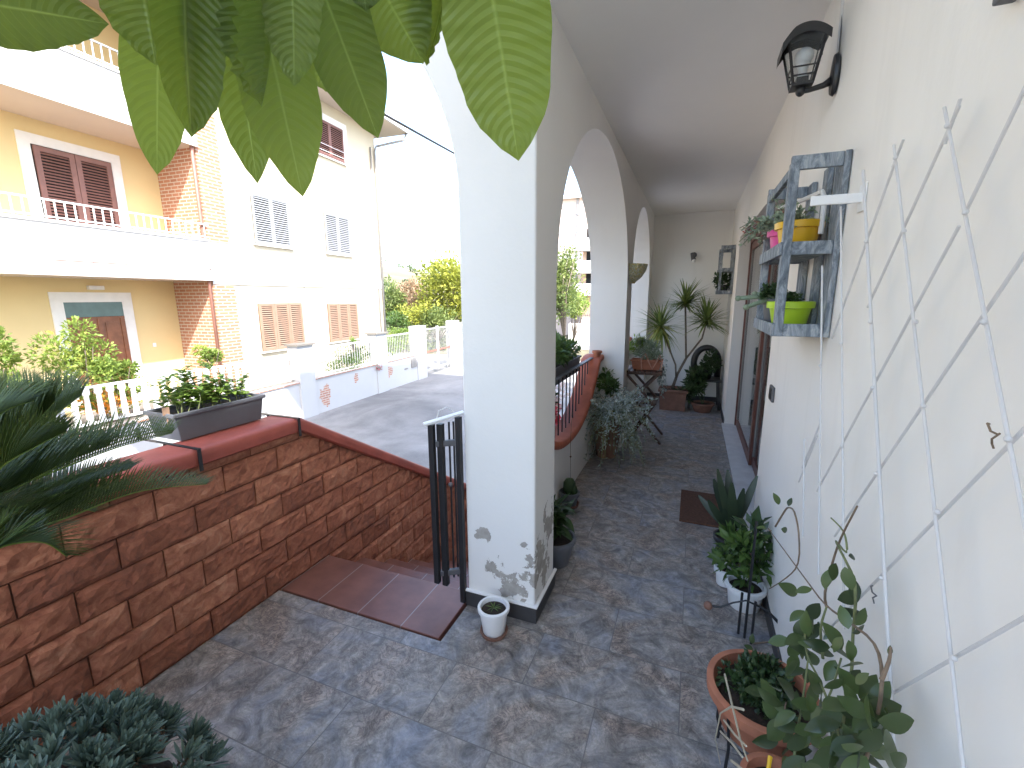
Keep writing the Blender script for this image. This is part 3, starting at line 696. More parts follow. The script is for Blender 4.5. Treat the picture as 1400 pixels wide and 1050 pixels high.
def pickets(name,lab,y0,y1,z0,z1,pitch,width,slat=False,a=-9.68,mat=WMET,group='white fence panels on the street wall'):
    P=empty(name,Q@Vector((a,(y0+y1)/2,z0)),lab,'fence',group)
    b=MB(); b.box(a-.02,a+.02,y0,y1,z1-.04,z1); b.box(a-.02,a+.02,y0,y1,z0+.04,z0+.08); QB(b,'rail',WMET,P)
    b=MB(); y=y0+pitch/2
    while y<y1-.02:
        if slat:
            c=[(y-.055,z1-.04),(y+.055,z1-.04),(y+.055,z1-.14),(y+.03,z1-.17),(y+.045,z0+.08),(y-.045,z0+.08),(y-.03,z1-.17),(y-.055,z1-.14)]
            for aa,fl in ((a+.02,1),(a-.02,0)):
                q=[Vector((aa,p[0],p[1])) for p in c]; b.quad(*(q if fl==0 else q[::-1]))
            for k in range(8):
                p,r=c[k],c[(k+1)%8]; b.quad((a-.02,p[0],p[1]),(a+.02,p[0],p[1]),(a+.02,r[0],r[1]),(a-.02,r[0],r[1]))
        else: b.box(a-.004,a+.004,y-width/2,y+width/2,z0+.0,z1+.03)
        y+=pitch
    QB(b,'slats',mat,P); return P
pickets('slatted_fence','white fence of wide notched slats in front of the yellow loggia and door',4.57,9.85,-.66,.08,.19,.1,True)
pickets('picket_fence','white picket panel with a flowering bush behind it, below the small tan shuttered window',10.48,13.5,-.70,.16,.125,.018,mat=LMET)
pickets('picket_fence','white picket panel next to the driveway gate, pale yellow garden showing through',14.18,16.32,-.70,.22,.115,.018,mat=LMET)
pickets('slatted_fence','short white slatted fence at the far left behind red flowers',1.0,4.1,-.85,-.25,.19,.1,True)
# driveway gate
GT=empty('driveway_gate',Q@Vector((-9.7,18.5,-1.6)),'white double driveway gate with pickets and a brown mid rail between two white piers','gate')
for (y0,y1) in ((17.16,18.48),(18.52,19.84)):
    b=MB(); a=-9.7; b.box(a-.03,a+.03,y0,y0+.06,-1.62,.35); b.box(a-.03,a+.03,y1-.06,y1,-1.62,.35); b.box(a-.02,a+.02,y0+.06,y1-.06,.22,.27); b.box(a-.02,a+.02,y0+.06,y1-.06,-1.58,-1.5)
    y=y0+.12
    while y<y1-.07: b.box(a-.004,a+.004,y,y+.016,-1.58,.30); y+=.11
    lf=QB(b,'gate_leaf',LMET,GT)
    b=MB(); b.box(a+.021,a+.035,y0+.06,y1-.06,-.78,-.70); QB(b,'mid_rail',PIPEB,lf)
w=MB(); w.box(-9.95,-9.5,19.9,20.5,-1.8,.50); tag(QB(w,'gate_pier',bwm,bevel=.01),'white rendered pier at the far end of the driveway gate','pier')
w=MB()
for k in range(16): w.box(-9.75,-9.73,20.55+k*.12,20.57+k*.12,-1.75,.35)
w.box(-9.76,-9.72,20.55,22.6,-.6,-.5); w.box(-9.76,-9.72,20.55,22.6,.2,.24); tag(QB(w,'picket_fence',WMET),'white metal fence beyond the driveway gate pier at the edge of the porch pier','fence')
# ------------------------------------------------------------ vegetation across the street
def bush(name,lab,cat,c,rad,n,size,mat,seed,trunk=True,group=None,flowers=None,kind=0,asp=.5):
    T=empty(name,(c[0],c[1],c[2]-rad[2]),lab,cat,group)
    b=MB(); foliage(b,c,rad,n,size,seed,asp=asp,kind=kind); b.build('foliage',mat,T)
    if flowers:
        b=MB(); foliage(b,c,[r*1.03 for r in rad],flowers[1],size*.8,seed+5,shell=.8,asp=.9); b.build('flowers',flowers[0],T)
    if trunk:
        b=MB(); rs=random.Random(seed); base=Vector((c[0],c[1],c[2]-rad[2]-.2))
        for k in range(5): b.tube([base+Vector((rs.uniform(-.03,.03),rs.uniform(-.03,.03),0)),Vector(c)+Vector((rs.uniform(-.5,.5)*rad[0],rs.uniform(-.5,.5)*rad[1],rs.uniform(-.1,.6)*rad[2]))],[.02,.006],5)
        b.build('stem',BARK,T)
    return T
def fp(px,py,D):
    s,z=onF(px,py,D); return Q@Vector((-D,s,z))
bush('shrub','tall sunlit yellow green shrub growing in front of the entrance door opposite','shrub',tuple(fp(112,492,10.3)),(.5,.62,.75),2600,.085,L_BUSH,11,flowers=(L_YEL,60))
bush('shrub','lower bushy shrub right of the entrance door, behind the slatted fence','shrub',tuple(fp(165,512,10.3)),(.4,.6,.42),1400,.08,L_BUSH,12)
bush('shrub','orange tinged shrub showing between the white fence slats','shrub',tuple(fp(145,545,10.2)),(.35,.7,.35),900,.08,L_BUSH,13,flowers=(leafmat('orange_petals',(.7,.22,.03),(.85,.35,.06),.5,.3),260))
bush('shrub','bright green shrub cut off by the left edge of the photo','shrub',tuple(fp(-8,505,10.3)),(.4,.5,.7),1700,.085,L_BUSH,14)
bush('flowering_plant','red and pink flowers hanging over the wall at the far left','plant',tuple(fp(20,552,9.4)),(.25,.3,.22),260,.06,L_MID,15,flowers=(FLOWR,160))
bush('shrub','small round leafy shrub standing against the brick corner opposite','shrub',tuple(fp(289,484,10.4)),(.3,.42,.3),1200,.075,L_BUSH,16)
bush('shrub','white flowering bush growing through the picket panel','shrub',tuple(fp(478,492,9.85)),(.25,1.6,.50),5200,.06,L_MID,17,flowers=(simple('white_petals',(.65,.65,.62),.7),90))
bush('shrub','green and yellow hedge shrub beyond the house corner behind the last picket panel','shrub',tuple(fp(548,466,12.2)),(.8,2.6,.75),4200,.12,L_BUSH,40)
bush('shrub','long low hedge of mixed green behind the driveway gate','shrub',tuple(fp(612,466,13.5)),(.9,3.4,.8),4200,.13,L_TREE,41)
bush('plant','bright yellow green sprig above the picket panel under the tan shutters','plant',tuple(fp(482,465,9.8)),(.1,.18,.16),160,.07,L_BRT,18)
bush('flowering_plant','small pink flower cluster on the white pier of the street wall','plant',tuple(fp(519,503,9.45)),(.08,.16,.12),60,.05,L_MID,19,trunk=False,flowers=(FLOWR,60))
def tree(lab,base,h,crown,rad,n,size,mat,seed,trunk_r=.15,group=None,parts=1,asp=.5,kind=0,name='tree'):
    T=empty(name,base,lab,'tree',group); rs=random.Random(seed); base=Vector(base); c=Vector(crown)
    b=MB(); fork=base+(c-base)*.35
    b.tube([base,base+(fork-base)*.5+Vector((.05*h*.2,0,0)),fork],[trunk_r,trunk_r*.8,trunk_r*.65],9)
    for k in range(9):
        t=c+Vector((rs.uniform(-.75,.75)*rad[0],rs.uniform(-.75,.75)*rad[1],rs.uniform(-.3,.8)*rad[2])); m=(fork+t)/2+Vector((rs.uniform(-.1,.1),rs.uniform(-.1,.1),.1))*h*.5
        b.tube([fork,m,t],[trunk_r*.5,trunk_r*.28,trunk_r*.06],6)
    b.build('trunk',BARK,T,smooth=True)
    b=MB(); foliage(b,c,rad,n,size,seed,clump=26,asp=asp,kind=kind,shell=.2); b.build('crown',mat,T); return T
def gp(px,Y,z=-1.8): p=onY(px,470,Y); return Vector((p.x,Y,z))
def tp(px,py,Y): return onY(px,py,Y)
tree('big yellow and green autumn tree behind the driveway gate','%s'and tuple(gp(620,27)),6,tuple(tp(622,402,27)),(2.6,2.6,2.5),9500,.23,L_YEL,31,.2)
tree('russet leaved small tree between the yellow tree and the white house corner',tuple(gp(566,28)),4,tuple(tp(565,410,28)),(1.7,1.7,1.6),3800,.2,L_PNK,32,.1)
tree('dark green narrow tree beside the downpipe of the white house',tuple(gp(536,26)),4,tuple(tp(536,412,26)),(1.0,1.0,1.6),3000,.2,L_TREE,33,.1)
tree('low orange yellow bush tree under the russet tree',tuple(gp(560,24)),2,tuple(tp(563,432,24)),(1.5,1.2,.7),1800,.16,L_YEL,34,.06)
tree('green shrubby tree filling the garden below the big yellow tree',tuple(gp(600,25)),2.5,tuple(tp(598,437,25)),(2.3,1.3,.9),3200,.18,L_TREE,35,.08)
tree('green shrub behind the picket panel beside the house corner',tuple(gp(535,23)),2,tuple(tp(540,440,23)),(1.3,1,.6),1600,.16,L_MID,36,.06)
tree('dark green tree behind the driveway gate at the pier edge',tuple(gp(650,30)),4,tuple(tp(655,425,30)),(2.4,1.5,1.5),3200,.22,L_DARK,37,.12)
tree('sunlit green street tree seen through the first arch',tuple(gp(772,22)),5,tuple(tp(771,388,22)),(1.15,1.15,1.85),4800,.17,L_TREE,38,.12)
tree('small yellow green tree below the street tree in the first arch',tuple(gp(783,24)),3,tuple(tp(788,412,24)),(.8,.8,.8),1800,.16,L_BUSH,39,.06)
# hill
def hillz(x,y):
    r=math.hypot(x,y); a=math.degrees(math.atan2(-x,y))
    t=max(0,min(1,(r-110)/170)); t=t*t*(3-2*t)
    env=.62+.52*math.exp(-((a-38)/6.0)**2)+.15*math.exp(-((a-20)/9)**2)
    return -1.9+t*env*20*(1+.10*noise.noise(Vector((x*.012,y*.012,0)))+.12*noise.noise(Vector((x*.04,y*.04,3))))
b=MB(); na,nr=90,26; gr=[]
for i in range(na+1):
    a=R(-70+170*i/na); gr.append([Vector((-math.sin(a)*r,math.cos(a)*r,hillz(-math.sin(a)*r,math.cos(a)*r))) for r in [105+225*(j/nr) for j in range(nr+1)]])
for i in range(na):
    for j in range(nr): b.quad(gr[i][j],gr[i+1][j],gr[i+1][j+1],gr[i][j+1])
tag(b.build('hill',HILL,smooth=True,weld=True),kind='structure')
b=MB(); rs=random.Random(5)
for k in range(420):
    a=R(rs.uniform(5,60)); r=rs.uniform(125,280); x,y=-math.sin(a)*r,math.cos(a)*r
    if noise.noise(Vector((x*.02,y*.02,7)))<-.05: continue
    z=hillz(x,y); s=rs.uniform(1.2,2.6)
    foliage(b,(x,y,z+s*.6),(s,s,s*.8),30,s*.75,k,clump=4,shell=.2)
tag(b.build('hillside_trees',leafmat('far_tree',(.05,.075,.04),(.11,.14,.07),.8,.1)),kind='stuff')
# far buildings through the first arch
FB=empty('apartment_building',(-10,40,-1.8),'tall beige apartment block with a flat cornice seen through the first arch','building')
Yb=40; xl=onY(745,300,Yb).x; xr=onY(796,300,Yb).x; zt=onY(780,272,Yb).z
w=MB(); w.box(xl-4,xr,Yb,Yb+9,-1.8,zt); w.build('wall',BEIGE,FB)
w=MB(); w.box(xl-4.3,xr+.4,Yb-.4,Yb+9.3,zt+.001,zt+.28); w.build('cornice',WTRIM,FB)
for z in (onY(780,318,Yb).z,onY(780,352,Yb).z):
    w=MB(); w.box(xl-4,xr+.02,Yb-.06,Yb-.001,z-.1,z+.1); w.build('string_course',WTRIM,FB)
w=MB(); w.box(xr-.5,xr-.3,Yb-.1,Yb-.001,-1,zt); w.build('downpipe',PIPE,FB)
FC=empty('apartment_building',(-6,33,-1.8),'peach apartment block with small balconies behind the street tree','building')
x0=onY(796,380,34).x
w=MB(); w.box(x0,x0+6,34,42,-1.8,onY(800,312,34).z); w.build('wall',PEACH,FC)
for py in (342,372,402):
    z=onY(800,py,34).z; w=MB(); w.box(x0-.3,x0+2.5,33,33.999,z-.12,z); w.box(x0-.3,x0+2.5,32.96,33,z,z+.75); w.build('balcony',WFAC,FC)
    w=MB(); w.box(x0+.3,x0+1.3,33.95,33.999,z+.02,z+1.5); w.build('window',DARKIN,FC)
w=MB(); w.box(-7.6,-4.6,29,29.25,-1.8,-.1); tag(w.build('garden_wall',WFAC),'low sunlit wall across the street below the street tree','wall')
w=MB()
for k in range(26): w.box(-7.6+k*.12,-7.58+k*.12,29.1,29.12,-.1,.55)
w.box(-7.6,-4.6,29.1,29.13,.4,.44); tag(w.build('iron_fence',IRONG),'thin dark iron fence on the low sunlit wall in the first arch','fence')
# overhead cable
a=far(300,28,9.5); c=onY(800,298,39.8)
b=MB(); pts=[a.lerp(c,t)+Vector((0,0,-.25*4*t*(1-t))) for t in [i/24 for i in range(25)]]; b.tube([a+(a-pts[1])*2]+pts,[.030]*26,6); tag(b.build('overhead_cable',PLBLK),'black overhead cable crossing the sky above the street','cable')

# ------------------------------------------------------------ frangipani leaves hanging over the view
FT=empty('frangipani_tree',(-1.35,-.35,0),'large leaved tree whose long hanging leaves fill the top left of the photo','tree')
def hangleaf(base,tip,hw,d,fold=0,roll=0,bend=.05,dl=None,seed=0,rnd_=.5):
    """leaf outlined by its size seen from the path: base and tip at distance d"""
    A=far(base[0],base[1],d); B=far(tip[0],tip[1],dl or d); ax=(B-A); Lh=ax.length; ax.normalize()
    c=(A+B)/2-EYE; view=c.normalized(); side=ax.cross(view).normalized(); nrm=side.cross(ax).normalized()
    m=Matrix.Rotation(roll,3,ax); side=m@side; nrm=m@nrm
    def pj(q): w=M3.transposed()@q; return Vector((w.x/-w.z*F,w.y/-w.z*F))
    hwm=hw/((pj(c+side*.01)-pj(c)).length*100)*1.04
    b=MB(); ns_=26; nw=8; rs=random.Random(seed); b.tone=rnd_; G_=[]
    ph=rs.uniform(0,6)
    for i in range(ns_+1):
        t=i/ns_; ta=1-t
        wd=hwm*((1-(1-ta/.6)**2.6)**.92 if ta<.6 else max(.04,1-((ta-.6)/.4)**2.2))
        wd*=1+.035*math.sin(ph+t*16)
        row=[]
        for j in range(nw+1):
            u=(j/nw-.5)*2
            ang=fold*abs(u)
            lift=math.sin(fold)*abs(u)*wd; x=math.cos(fold)*u*wd
            p=A+ax*(Lh*t)+side*x+nrm*(-lift)+nrm*(bend*Lh*math.sin(PI*t)) + nrm*(.004*math.sin(t*17*2*PI)*abs(u))
            row.append(p)
        G_.append(row)
    for i in range(ns_):
        for j in range(nw):
            b.quad(G_[i][j],G_[i][j+1],G_[i+1][j+1],G_[i+1][j],uv=((j/nw,i/ns_),((j+1)/nw,i/ns_),((j+1)/nw,(i+1)/ns_),(j/nw,(i+1)/ns_)))
    b.build('leaf',L_FRANG,FT,smooth=True,weld=True)
    return A
LV=[((-190,-20),(149,33),66,.62,.1,.1),((165,-150),(213,90),74,.66,.15,.2),((222,-70),(215,239),53,.80,.1,-.1),((250,-110),(262,188),70,.62,.75,-.15),
 ((300,-70),(352,251),44,.78,.15,.1),((338,-80),(414,269),56,.70,.25,0),((366,-60),(358,146),34,.60,1.2,1.1),((392,-120),(402,118),44,.58,.2,.25),
 ((400,-10),(446,126),24,.85,.2,.3),((404,-110),(517,189),50,.66,.25,.05),((470,-110),(579,87),58,.72,.2,0),((488,-110),(500,15),40,.60,.1,.1),
 ((618,-90),(583,90),44,.74,.9,.5),((652,-130),(709,220),70,.60,.12,.05),((560,-120),(592,-8),40,.70,.1,.2),((300,-120),(318,90),50,.85,.3,.1),((345,-110),(382,70),44,.9,.2,.1),((255,-120),(232,70),50,.9,.2,.2),((440,-100),(470,60),44,.86,.2,.0)]
hub=[far(120,-190,.72),far(330,-180,.72),far(480,-170,.72),far(650,-190,.66)]
for i,(ba,ti,hw,d,fo,ro) in enumerate(LV):
    A=hangleaf(ba,ti,hw,d,fo,ro,bend=.06,seed=i,rnd_=(i*.37)%1)
    h=min(hub,key=lambda q:(q-A).length); b=MB(); b.tube([A+(A-far(ti[0],ti[1],d)).normalized()*-.01,(A+h)/2+Vector((0,0,.01)),h],[.0025,.003,.004],6); b.build('leaf_stalk',L_BRT,FT,smooth=True)
b=MB(); tr=[Vector((-1.35,-.35,.0)),Vector((-1.3,-.35,1.2)),Vector((-1.1,-.25,2.1)),hub[0]+Vector((-.2,-.05,.10))]; b.tube(tr,[.07,.06,.045,.03],10)
b.tube([tr[2],Vector((-.7,.1,2.55)),hub[1]+Vector((0,0,.14)),hub[2]+Vector((0,0,.10)),hub[3]+Vector((.02,0,.05))],[.035,.03,.024,.02,.014],8)
for h in hub: b.tube([h,h+Vector((-.05,-.02,.13))],[.012,.02],8)
b.build('trunk',BARK,FT,smooth=True)
pot(FT,(-1.35,-.35,0),.24,.34,TERRA)
rs=random.Random(55)     # more crown leaves above the path, out of view, added to shade the patio
for k in range(80):
    an=rs.uniform(0,2*PI); c_=Vector((rs.uniform(-1.9,.25),rs.uniform(-1.1,.75),rs.uniform(2.62,3.1)))
    b=MB(); b.tone=rs.random(); b.leaf(c_,Vector((math.cos(an),math.sin(an),rs.uniform(-.35,.1))),Vector((0,0,1)),rs.uniform(.26,.36),rs.uniform(.10,.13),10,.35,.15,3); b.build('leaf',L_FRANG,FT,smooth=True)
for k in range(70):  # second unseen leaf cluster, added to keep sky light off the pier front
    an=rs.uniform(0,2*PI); c_=Vector((rs.uniform(-2.6,-.3),rs.uniform(.6,1.6),rs.uniform(3.3,3.7)))
    b=MB(); b.tone=rs.random(); b.leaf(c_,Vector((math.cos(an),math.sin(an),rs.uniform(-.2,.2))),Vector((0,0,1)),rs.uniform(.26,.36),rs.uniform(.10,.13),10,.2,.15,3); b.build('leaf',L_FRANG,FT,smooth=True)
for k in range(6):
    b=MB(); e_=Vector((-2.3+.36*k,1.45-.1*(k%3),3.45)); b.tube([Vector((-.9,-.15,2.6)),Vector((-1.0,.3,3.15)).lerp(e_,.3),e_],[.022,.016,.007],7); b.build('branch',BARK,FT,smooth=True)
for k in range(8):
    an=k*.8; b=MB(); e_=Vector((-.8+.95*math.cos(an),-.2+.75*math.sin(an),2.85)); b.tube([Vector((-1.0,-.1,2.3)),Vector((-.9,-.15,2.6)).lerp(e_,.5),e_],[.025,.016,.008],7); b.build('branch',BARK,FT,smooth=True)
# ------------------------------------------------------------ cycad
CY=empty('cycad',(-1.55,.28,0),'dark green cycad with long feathery fronds reaching over the red coping','plant')
crown=Vector((-1.74,.20,.93))
b=MB(); b.lathe((crown.x,crown.y,.36),[(.11,0),(.13,.12),(.12,.35),(.10,.5),(.04,.58),(.001,.6)],14); b.build('trunk',BARK,CY)
pot(CY,(crown.x,crown.y,0),.23,.38,TERRA)
def frond(pts,ll,n=64,tone=.5,vang=.5,seed=0,droop=.0):
    rs=random.Random(seed); P=[Vector(p) for p in pts]
    def cr(t):
        k=len(P)-1; u=t*k; i=min(int(u),k-1); f=u-i; p0,p1,p2,p3=P[max(i-1,0)],P[i],P[i+1],P[min(i+2,k)]
        return .5*((2*p1)+(-p0+p2)*f+(2*p0-5*p1+4*p2-p3)*f*f+(-p0+3*p1-3*p2+p3)*f**3)
    b=MB(); line=[cr(i/30) for i in range(31)]; b.mi=1; b.tone=.9; b.tube(line,[.005*(1-.8*i/30) for i in range(31)],5); b.mi=0
    n=int(n*1.25)
    for i in range(n):
        t=.10+.9*i/n; p=cr(t); d=(cr(min(1,t+.01))-cr(t-.01)).normalized(); up=Vector((0,0,1)); side=d.cross(up).normalized(); nn=side.cross(d).normalized()
        l=ll*(math.sin(PI*min(1,.12+t*.86))**.6)*rs.uniform(.92,1.05)
        for sg in (-1,1):
            dd=(d*(.50+.45*t)+side*sg*(.62-.35*vang)+nn*(vang+.45)+Vector((0,0,-droop))).normalized(); b.tone=tone+rs.uniform(-.25,.25)
            b.leaf(p,dd,nn,l,.006+l*.014,3,rs.uniform(.10,.28),.45,2)
    b.build('frond',[L_CYC,L_BRT],CY)
c=crown
frond([c,onX(-60,745,-1.62),onX(70,715,-1.70),onX(190,672,-1.76),onX(283,662,-1.80)],.18,76,.35,.45,1)
frond([c,onX(-40,690,-1.68),onX(60,650,-1.75),onX(160,612,-1.82),onX(236,592,-1.86)],.20,76,.4,.7,2)
frond([c,onX(-50,680,-1.62),onX(20,618,-1.62),onX(70,572,-1.66),onX(112,540,-1.7)],.20,70,.6,.7,3)
frond([c,onX(-60,700,-1.66),onX(20,668,-1.7),onX(90,632,-1.78),onX(150,608,-1.82)],.19,70,.3,.75,31)
frond([c,onX(-60,760,-1.64),onX(30,728,-1.7),onX(110,690,-1.78),onX(170,668,-1.82)],.17,70,.15,.6,32)
frond([c,onX(-60,660,-1.6),onX(0,612,-1.6),onX(50,575,-1.62),onX(75,548,-1.64)],.19,64,.5,.7,33)
frond([c,onX(-60,720,-1.7),onX(40,690,-1.72),onX(120,660,-1.8),onX(180,640,-1.84)],.17,70,.2,.3,4)
frond([c,onX(-50,700,-1.55),onX(0,640,-1.5),onX(50,610,-1.52),onX(90,590,-1.55)],.15,64,.9,.5,5)
frond([c,onX(-50,770,-1.5),onX(10,745,-1.48),onX(60,742,-1.5),onX(90,760,-1.52)],.14,60,.2,.2,6)
frond([c,onX(-60,650,-1.5),onX(-30,590,-1.5),onX(10,560,-1.52),onX(45,548,-1.55)],.15,64,.7,.4,7)
frond([c,onX(-60,730,-1.72),onX(20,700,-1.78),onX(80,690,-1.85),onX(130,700,-1.9)],.16,64,.1,.3,8)
for k in range(4):
    a=R(150+k*38); frond([c,c+Vector((.25*math.cos(a),.25*math.sin(a),.28)),c+Vector((.55*math.cos(a),.55*math.sin(a),.30)),c+Vector((.8*math.cos(a),.8*math.sin(a),.08))],.15,50,.4,.4,20+k) if not (300<math.degrees(a)%360<360) else None
# ------------------------------------------------------------ blue grey succulent mound
SE=empty('succulent',(-1.20,.30,0),'mound of blue grey succulent rosettes in a pot at the bottom left corner','plant')
pot(SE,(-1.20,.30,0),.25,.38,TERRAD); b=MB(); rs=random.Random(4)
b.mi=2; b.tone=.0; b.lathe((-1.20,.30,.36),[(.22,0),(.26,.05),(.23,.11),(.15,.17),(.001,.20)],20); b.mi=0
for k in range(210):
    a=rs.uniform(0,2*PI); r=.33*math.sqrt(rs.random()); z=.47+.20*math.sqrt(max(0,1-(r/.33)**2))-.11*(r/.32)**3+rs.uniform(-.012,.02)
    p=Vector((-1.20+r*math.cos(a)*1.05,.30+r*math.sin(a),z)); ax=Vector((r*math.cos(a)*1.6,r*math.sin(a)*1.6,.55)).normalized()
    b.tone=rs.random(); b.mi=1; b.tube([p-ax*.06,p],.004,5); b.mi=0
    u=ax.orthogonal().normalized(); v=ax.cross(u); tt=rs.random()
    for j in range(22):
        f=j/22; an=j*2.4; el=.15+1.25*(1-f); dd=ax*math.cos(el)+(u*math.cos(an)+v*math.sin(an))*math.sin(el); b.tone=min(1,max(0,tt*.6+rs.uniform(0,.4)))
        b.leaf(p-ax*(.02*(1-f)),dd,ax,rs.uniform(.048,.066)*(1-.3*f),.0125,3,-.1,.35,3)
b.build('foliage',[L_SEN,TWIG,SOIL],SE)
# ------------------------------------------------------------ grey trough on the coping
TR=empty('planter_trough',(-2.27,1.49,.95),'dark grey plastic trough with leafy seedlings on the red coping','planter')
trough(TR,(-2.27,1.49,.95),.225,.48,.135,PLGREY,rim=.011)
b=MB(); rs=random.Random(9); 
tips=[]
for k in range(36):
    y=rs.uniform(-.21,.20); x=rs.uniform(-.07,.07); h=rs.uniform(.07,.21)*(1.0 if y<.12 else .7); base=Vector((-2.27+x,1.49+y,1.06)); tip=base+Vector((rs.uniform(-.03,.03),rs.uniform(-.05,.05),h)); b.mi=1; b.tube([base,(base+tip)/2+Vector((.005,.005,0)),tip],[.0025,.002,.001],5); b.mi=0
    for j in range(int(8+h*90)):
        t=rs.uniform(.3,1.05); p=base.lerp(tip,t); an=rs.uniform(0,2*PI); b.tone=rs.random()
        b.leaf(p,Vector((math.cos(an),math.sin(an),rs.uniform(.1,.9))),Vector((0,0,1)),rs.uniform(.036,.060),.026,3,.3,.2,0)
b.build('seedlings',[L_BRT,GBARK],TR)
b=MB(); b.box(-2.215,-2.213,1.24,1.27,1.08,1.115); b.box(-2.2125,-2.210,1.252,1.257,1.0,1.08); b.build('plant_tag',SHUTB,TR)
# ------------------------------------------------------------ pots by the first pier
P=empty('potted_plant',(-.80,1.73,0),'white plastic pot with dark soil and a tiny seedling in front of the first pier','potted plant')
pot(P,(-.80,1.735,.012),.072,.135,PLWH,taper=.74,rim=.009,n=32); b=MB(); b.lathe((-.80,1.735,.0),[(.001,.001),(.062,.001),(.068,.02),(.062,.02),(.055,.01),(.001,.01)],28); b.build('saucer',TERRAD,P,smooth=40)
b=MB(); rs=random.Random(2)
for k in range(9): an=k*2.4; b.tone=rs.random(); b.leaf((-.80,1.735,.135),Vector((math.cos(an),math.sin(an),.45)),Vector((0,0,1)),.04,.006,3,.3)
b.build('seedling',L_MID,P)
P=empty('potted_plant',(-.70,2.40,0),'round grey pot of dark drooping leaves just behind the first pier','potted plant')
pot(P,(-.70,2.42,0),.125,.17,PLGREY); b=MB(); rs=random.Random(8)
for k in range(90):
    an=rs.uniform(0,2*PI); b.tone=rs.random(); el=rs.uniform(.2,1.5); b.leaf(Vector((-.70,2.42,.17))+Vector((rs.uniform(-.05,.05),rs.uniform(-.05,.05),rs.uniform(0,.18))),Vector((math.cos(an)*math.sin(el),math.sin(an)*math.sin(el),math.cos(el))),Vector((0,0,1)),rs.uniform(.08,.14),.04,4,.6,.15)
b.build('foliage',L_DARK,P)
P=empty('potted_plant',(-.80,3.16,0),'small grey pot on a saucer holding a dark cactus against the low parapet','potted plant')
pot(P,(-.80,3.16,.01),.075,.12,PLGREY,sat=TERRAD); b=MB(); b.lathe((-.80,3.16,.11),[(.03,0),(.05,.04),(.048,.09),(.03,.12),(.001,.13)],12); b.lathe((-.76,3.15,.11),[(.02,0),(.03,.03),(.02,.07),(.001,.08)],10); b.build('cactus',L_DARK,P,smooth=True)
b=MB(); b.tube([(-.80,3.19,.22),(-.806,3.19,.5),(-.80,3.19,.75)],[.002,.002,.0015],5); b.ball((-.803,3.19,.40),.008,6); b.build('stake',TWIG,P)
# trailing silver plant on a brown urn
P=empty('trailing_plant',(-.68,4.35,0),'silver grey trailing plant spilling to the floor from a tall brown clay pot','potted plant')
pot(P,(-.74,4.42,0),.16,.42,TERRAD,taper=.62); b=MB(); rs=random.Random(6); hd=0
for k in range(230):
    an=rs.uniform(0,2*PI); r=rs.uniform(.05,.28); a=Vector((-.66,4.30,.45)); m=a+Vector((r*math.cos(an),r*math.sin(an)-.05,rs.uniform(.08,.27))); e=m+Vector((.14*math.cos(an)+.02,.14*math.sin(an)-.03,-rs.uniform(.12,.60))) if rs.random()<.72 else m+Vector((.1*math.cos(an),.1*math.sin(an),.02))
    e.z=max(.03,e.z)
    pts=[a*(1-t)**2+m*2*t*(1-t)+e*t*t for t in [i/7 for i in range(8)]]; b.mi=1; b.tube(pts,.0018,4); b.mi=0
    for i in range(16):
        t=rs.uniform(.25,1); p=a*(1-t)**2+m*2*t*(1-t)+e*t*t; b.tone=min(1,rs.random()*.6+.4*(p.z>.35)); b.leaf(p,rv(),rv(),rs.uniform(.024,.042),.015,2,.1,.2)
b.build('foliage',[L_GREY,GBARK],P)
b=MB(); foliage(b,(-.80,4.62,.74),(.17,.2,.14),520,.05,77); b.tube([(-.78,4.5,.4),(-.80,4.6,.72)],[.008,.004],6); b.build('leafy_shoots',L_MID,P)
# planters hanging on the railing
P=empty('planter_trough',(-.99,3.9,.93),'dark blue grey trough of leafy green plants on the railing of the first arch','planter')
trough(P,(-1.07,3.75,.90),.19,.95,.15,PLGREY,rim=.011); b=MB(); foliage(b,(-1.07,3.75,1.16),(.13,.48,.15),1300,.06,81,asp=.4); b.build('foliage',L_MID,P)
P=empty('planter_trough',(-.99,2.9,.93),'dark trough of spiky plants on the railing behind the first pier','planter')
trough(P,(-1.07,2.72,.90),.19,.85,.15,PLGREY,rim=.011); b=MB(); foliage(b,(-1.07,2.8,1.14),(.12,.42,.12),700,.08,82,asp=.2); b.build('foliage',L_DARK,P)
P=empty('flowering_plant',(-1.35,3.6,-.2),'red and pale flowering plant seen through the bars of the first railing','plant')
b=MB(); foliage(b,(-1.25,3.65,.62),(.12,.6,.22),500,.06,83); b.tube([(-1.25,3.6,-1.78),(-1.25,3.65,.5)],[.02,.01],6); b.build('foliage',L_DARK,P); b=MB(); foliage(b,(-1.22,3.65,.62),(.13,.6,.24),320,.07,84,asp=.9); b.build('flowers',FLOWR,P); b=MB(); foliage(b,(-1.20,3.75,.66),(.1,.5,.2),260,.05,85,asp=.9); b.build('pale_flowers',leafmat('pale_pink_petals',(.70,.55,.52),(.85,.75,.72),.5,.3),P)
P=empty('clay_pot',(-.90,4.60,.985),'small empty clay pot on the end of the red coping by the second pier','pot')
pot(P,(-.90,4.60,.985),.045,.07,TERRA,soil=False)
# wall bowl
P=empty('wall_planter',(-.62,5.0,1.85),'relief decorated ceramic half bowl planter mounted on the second pier','wall planter')
b=MB(); b.lathe((-.638,4.93,1.735),[(.001,0),(.045,.0),(.06,.02),(.11,.06),(.155,.13),(.170,.19),(.158,.195),(.15,.19),(.14,.14),(.001,.12)],24,ang=(-PI/2,PI/2)); b.build('bowl',CERAM,P,smooth=40)
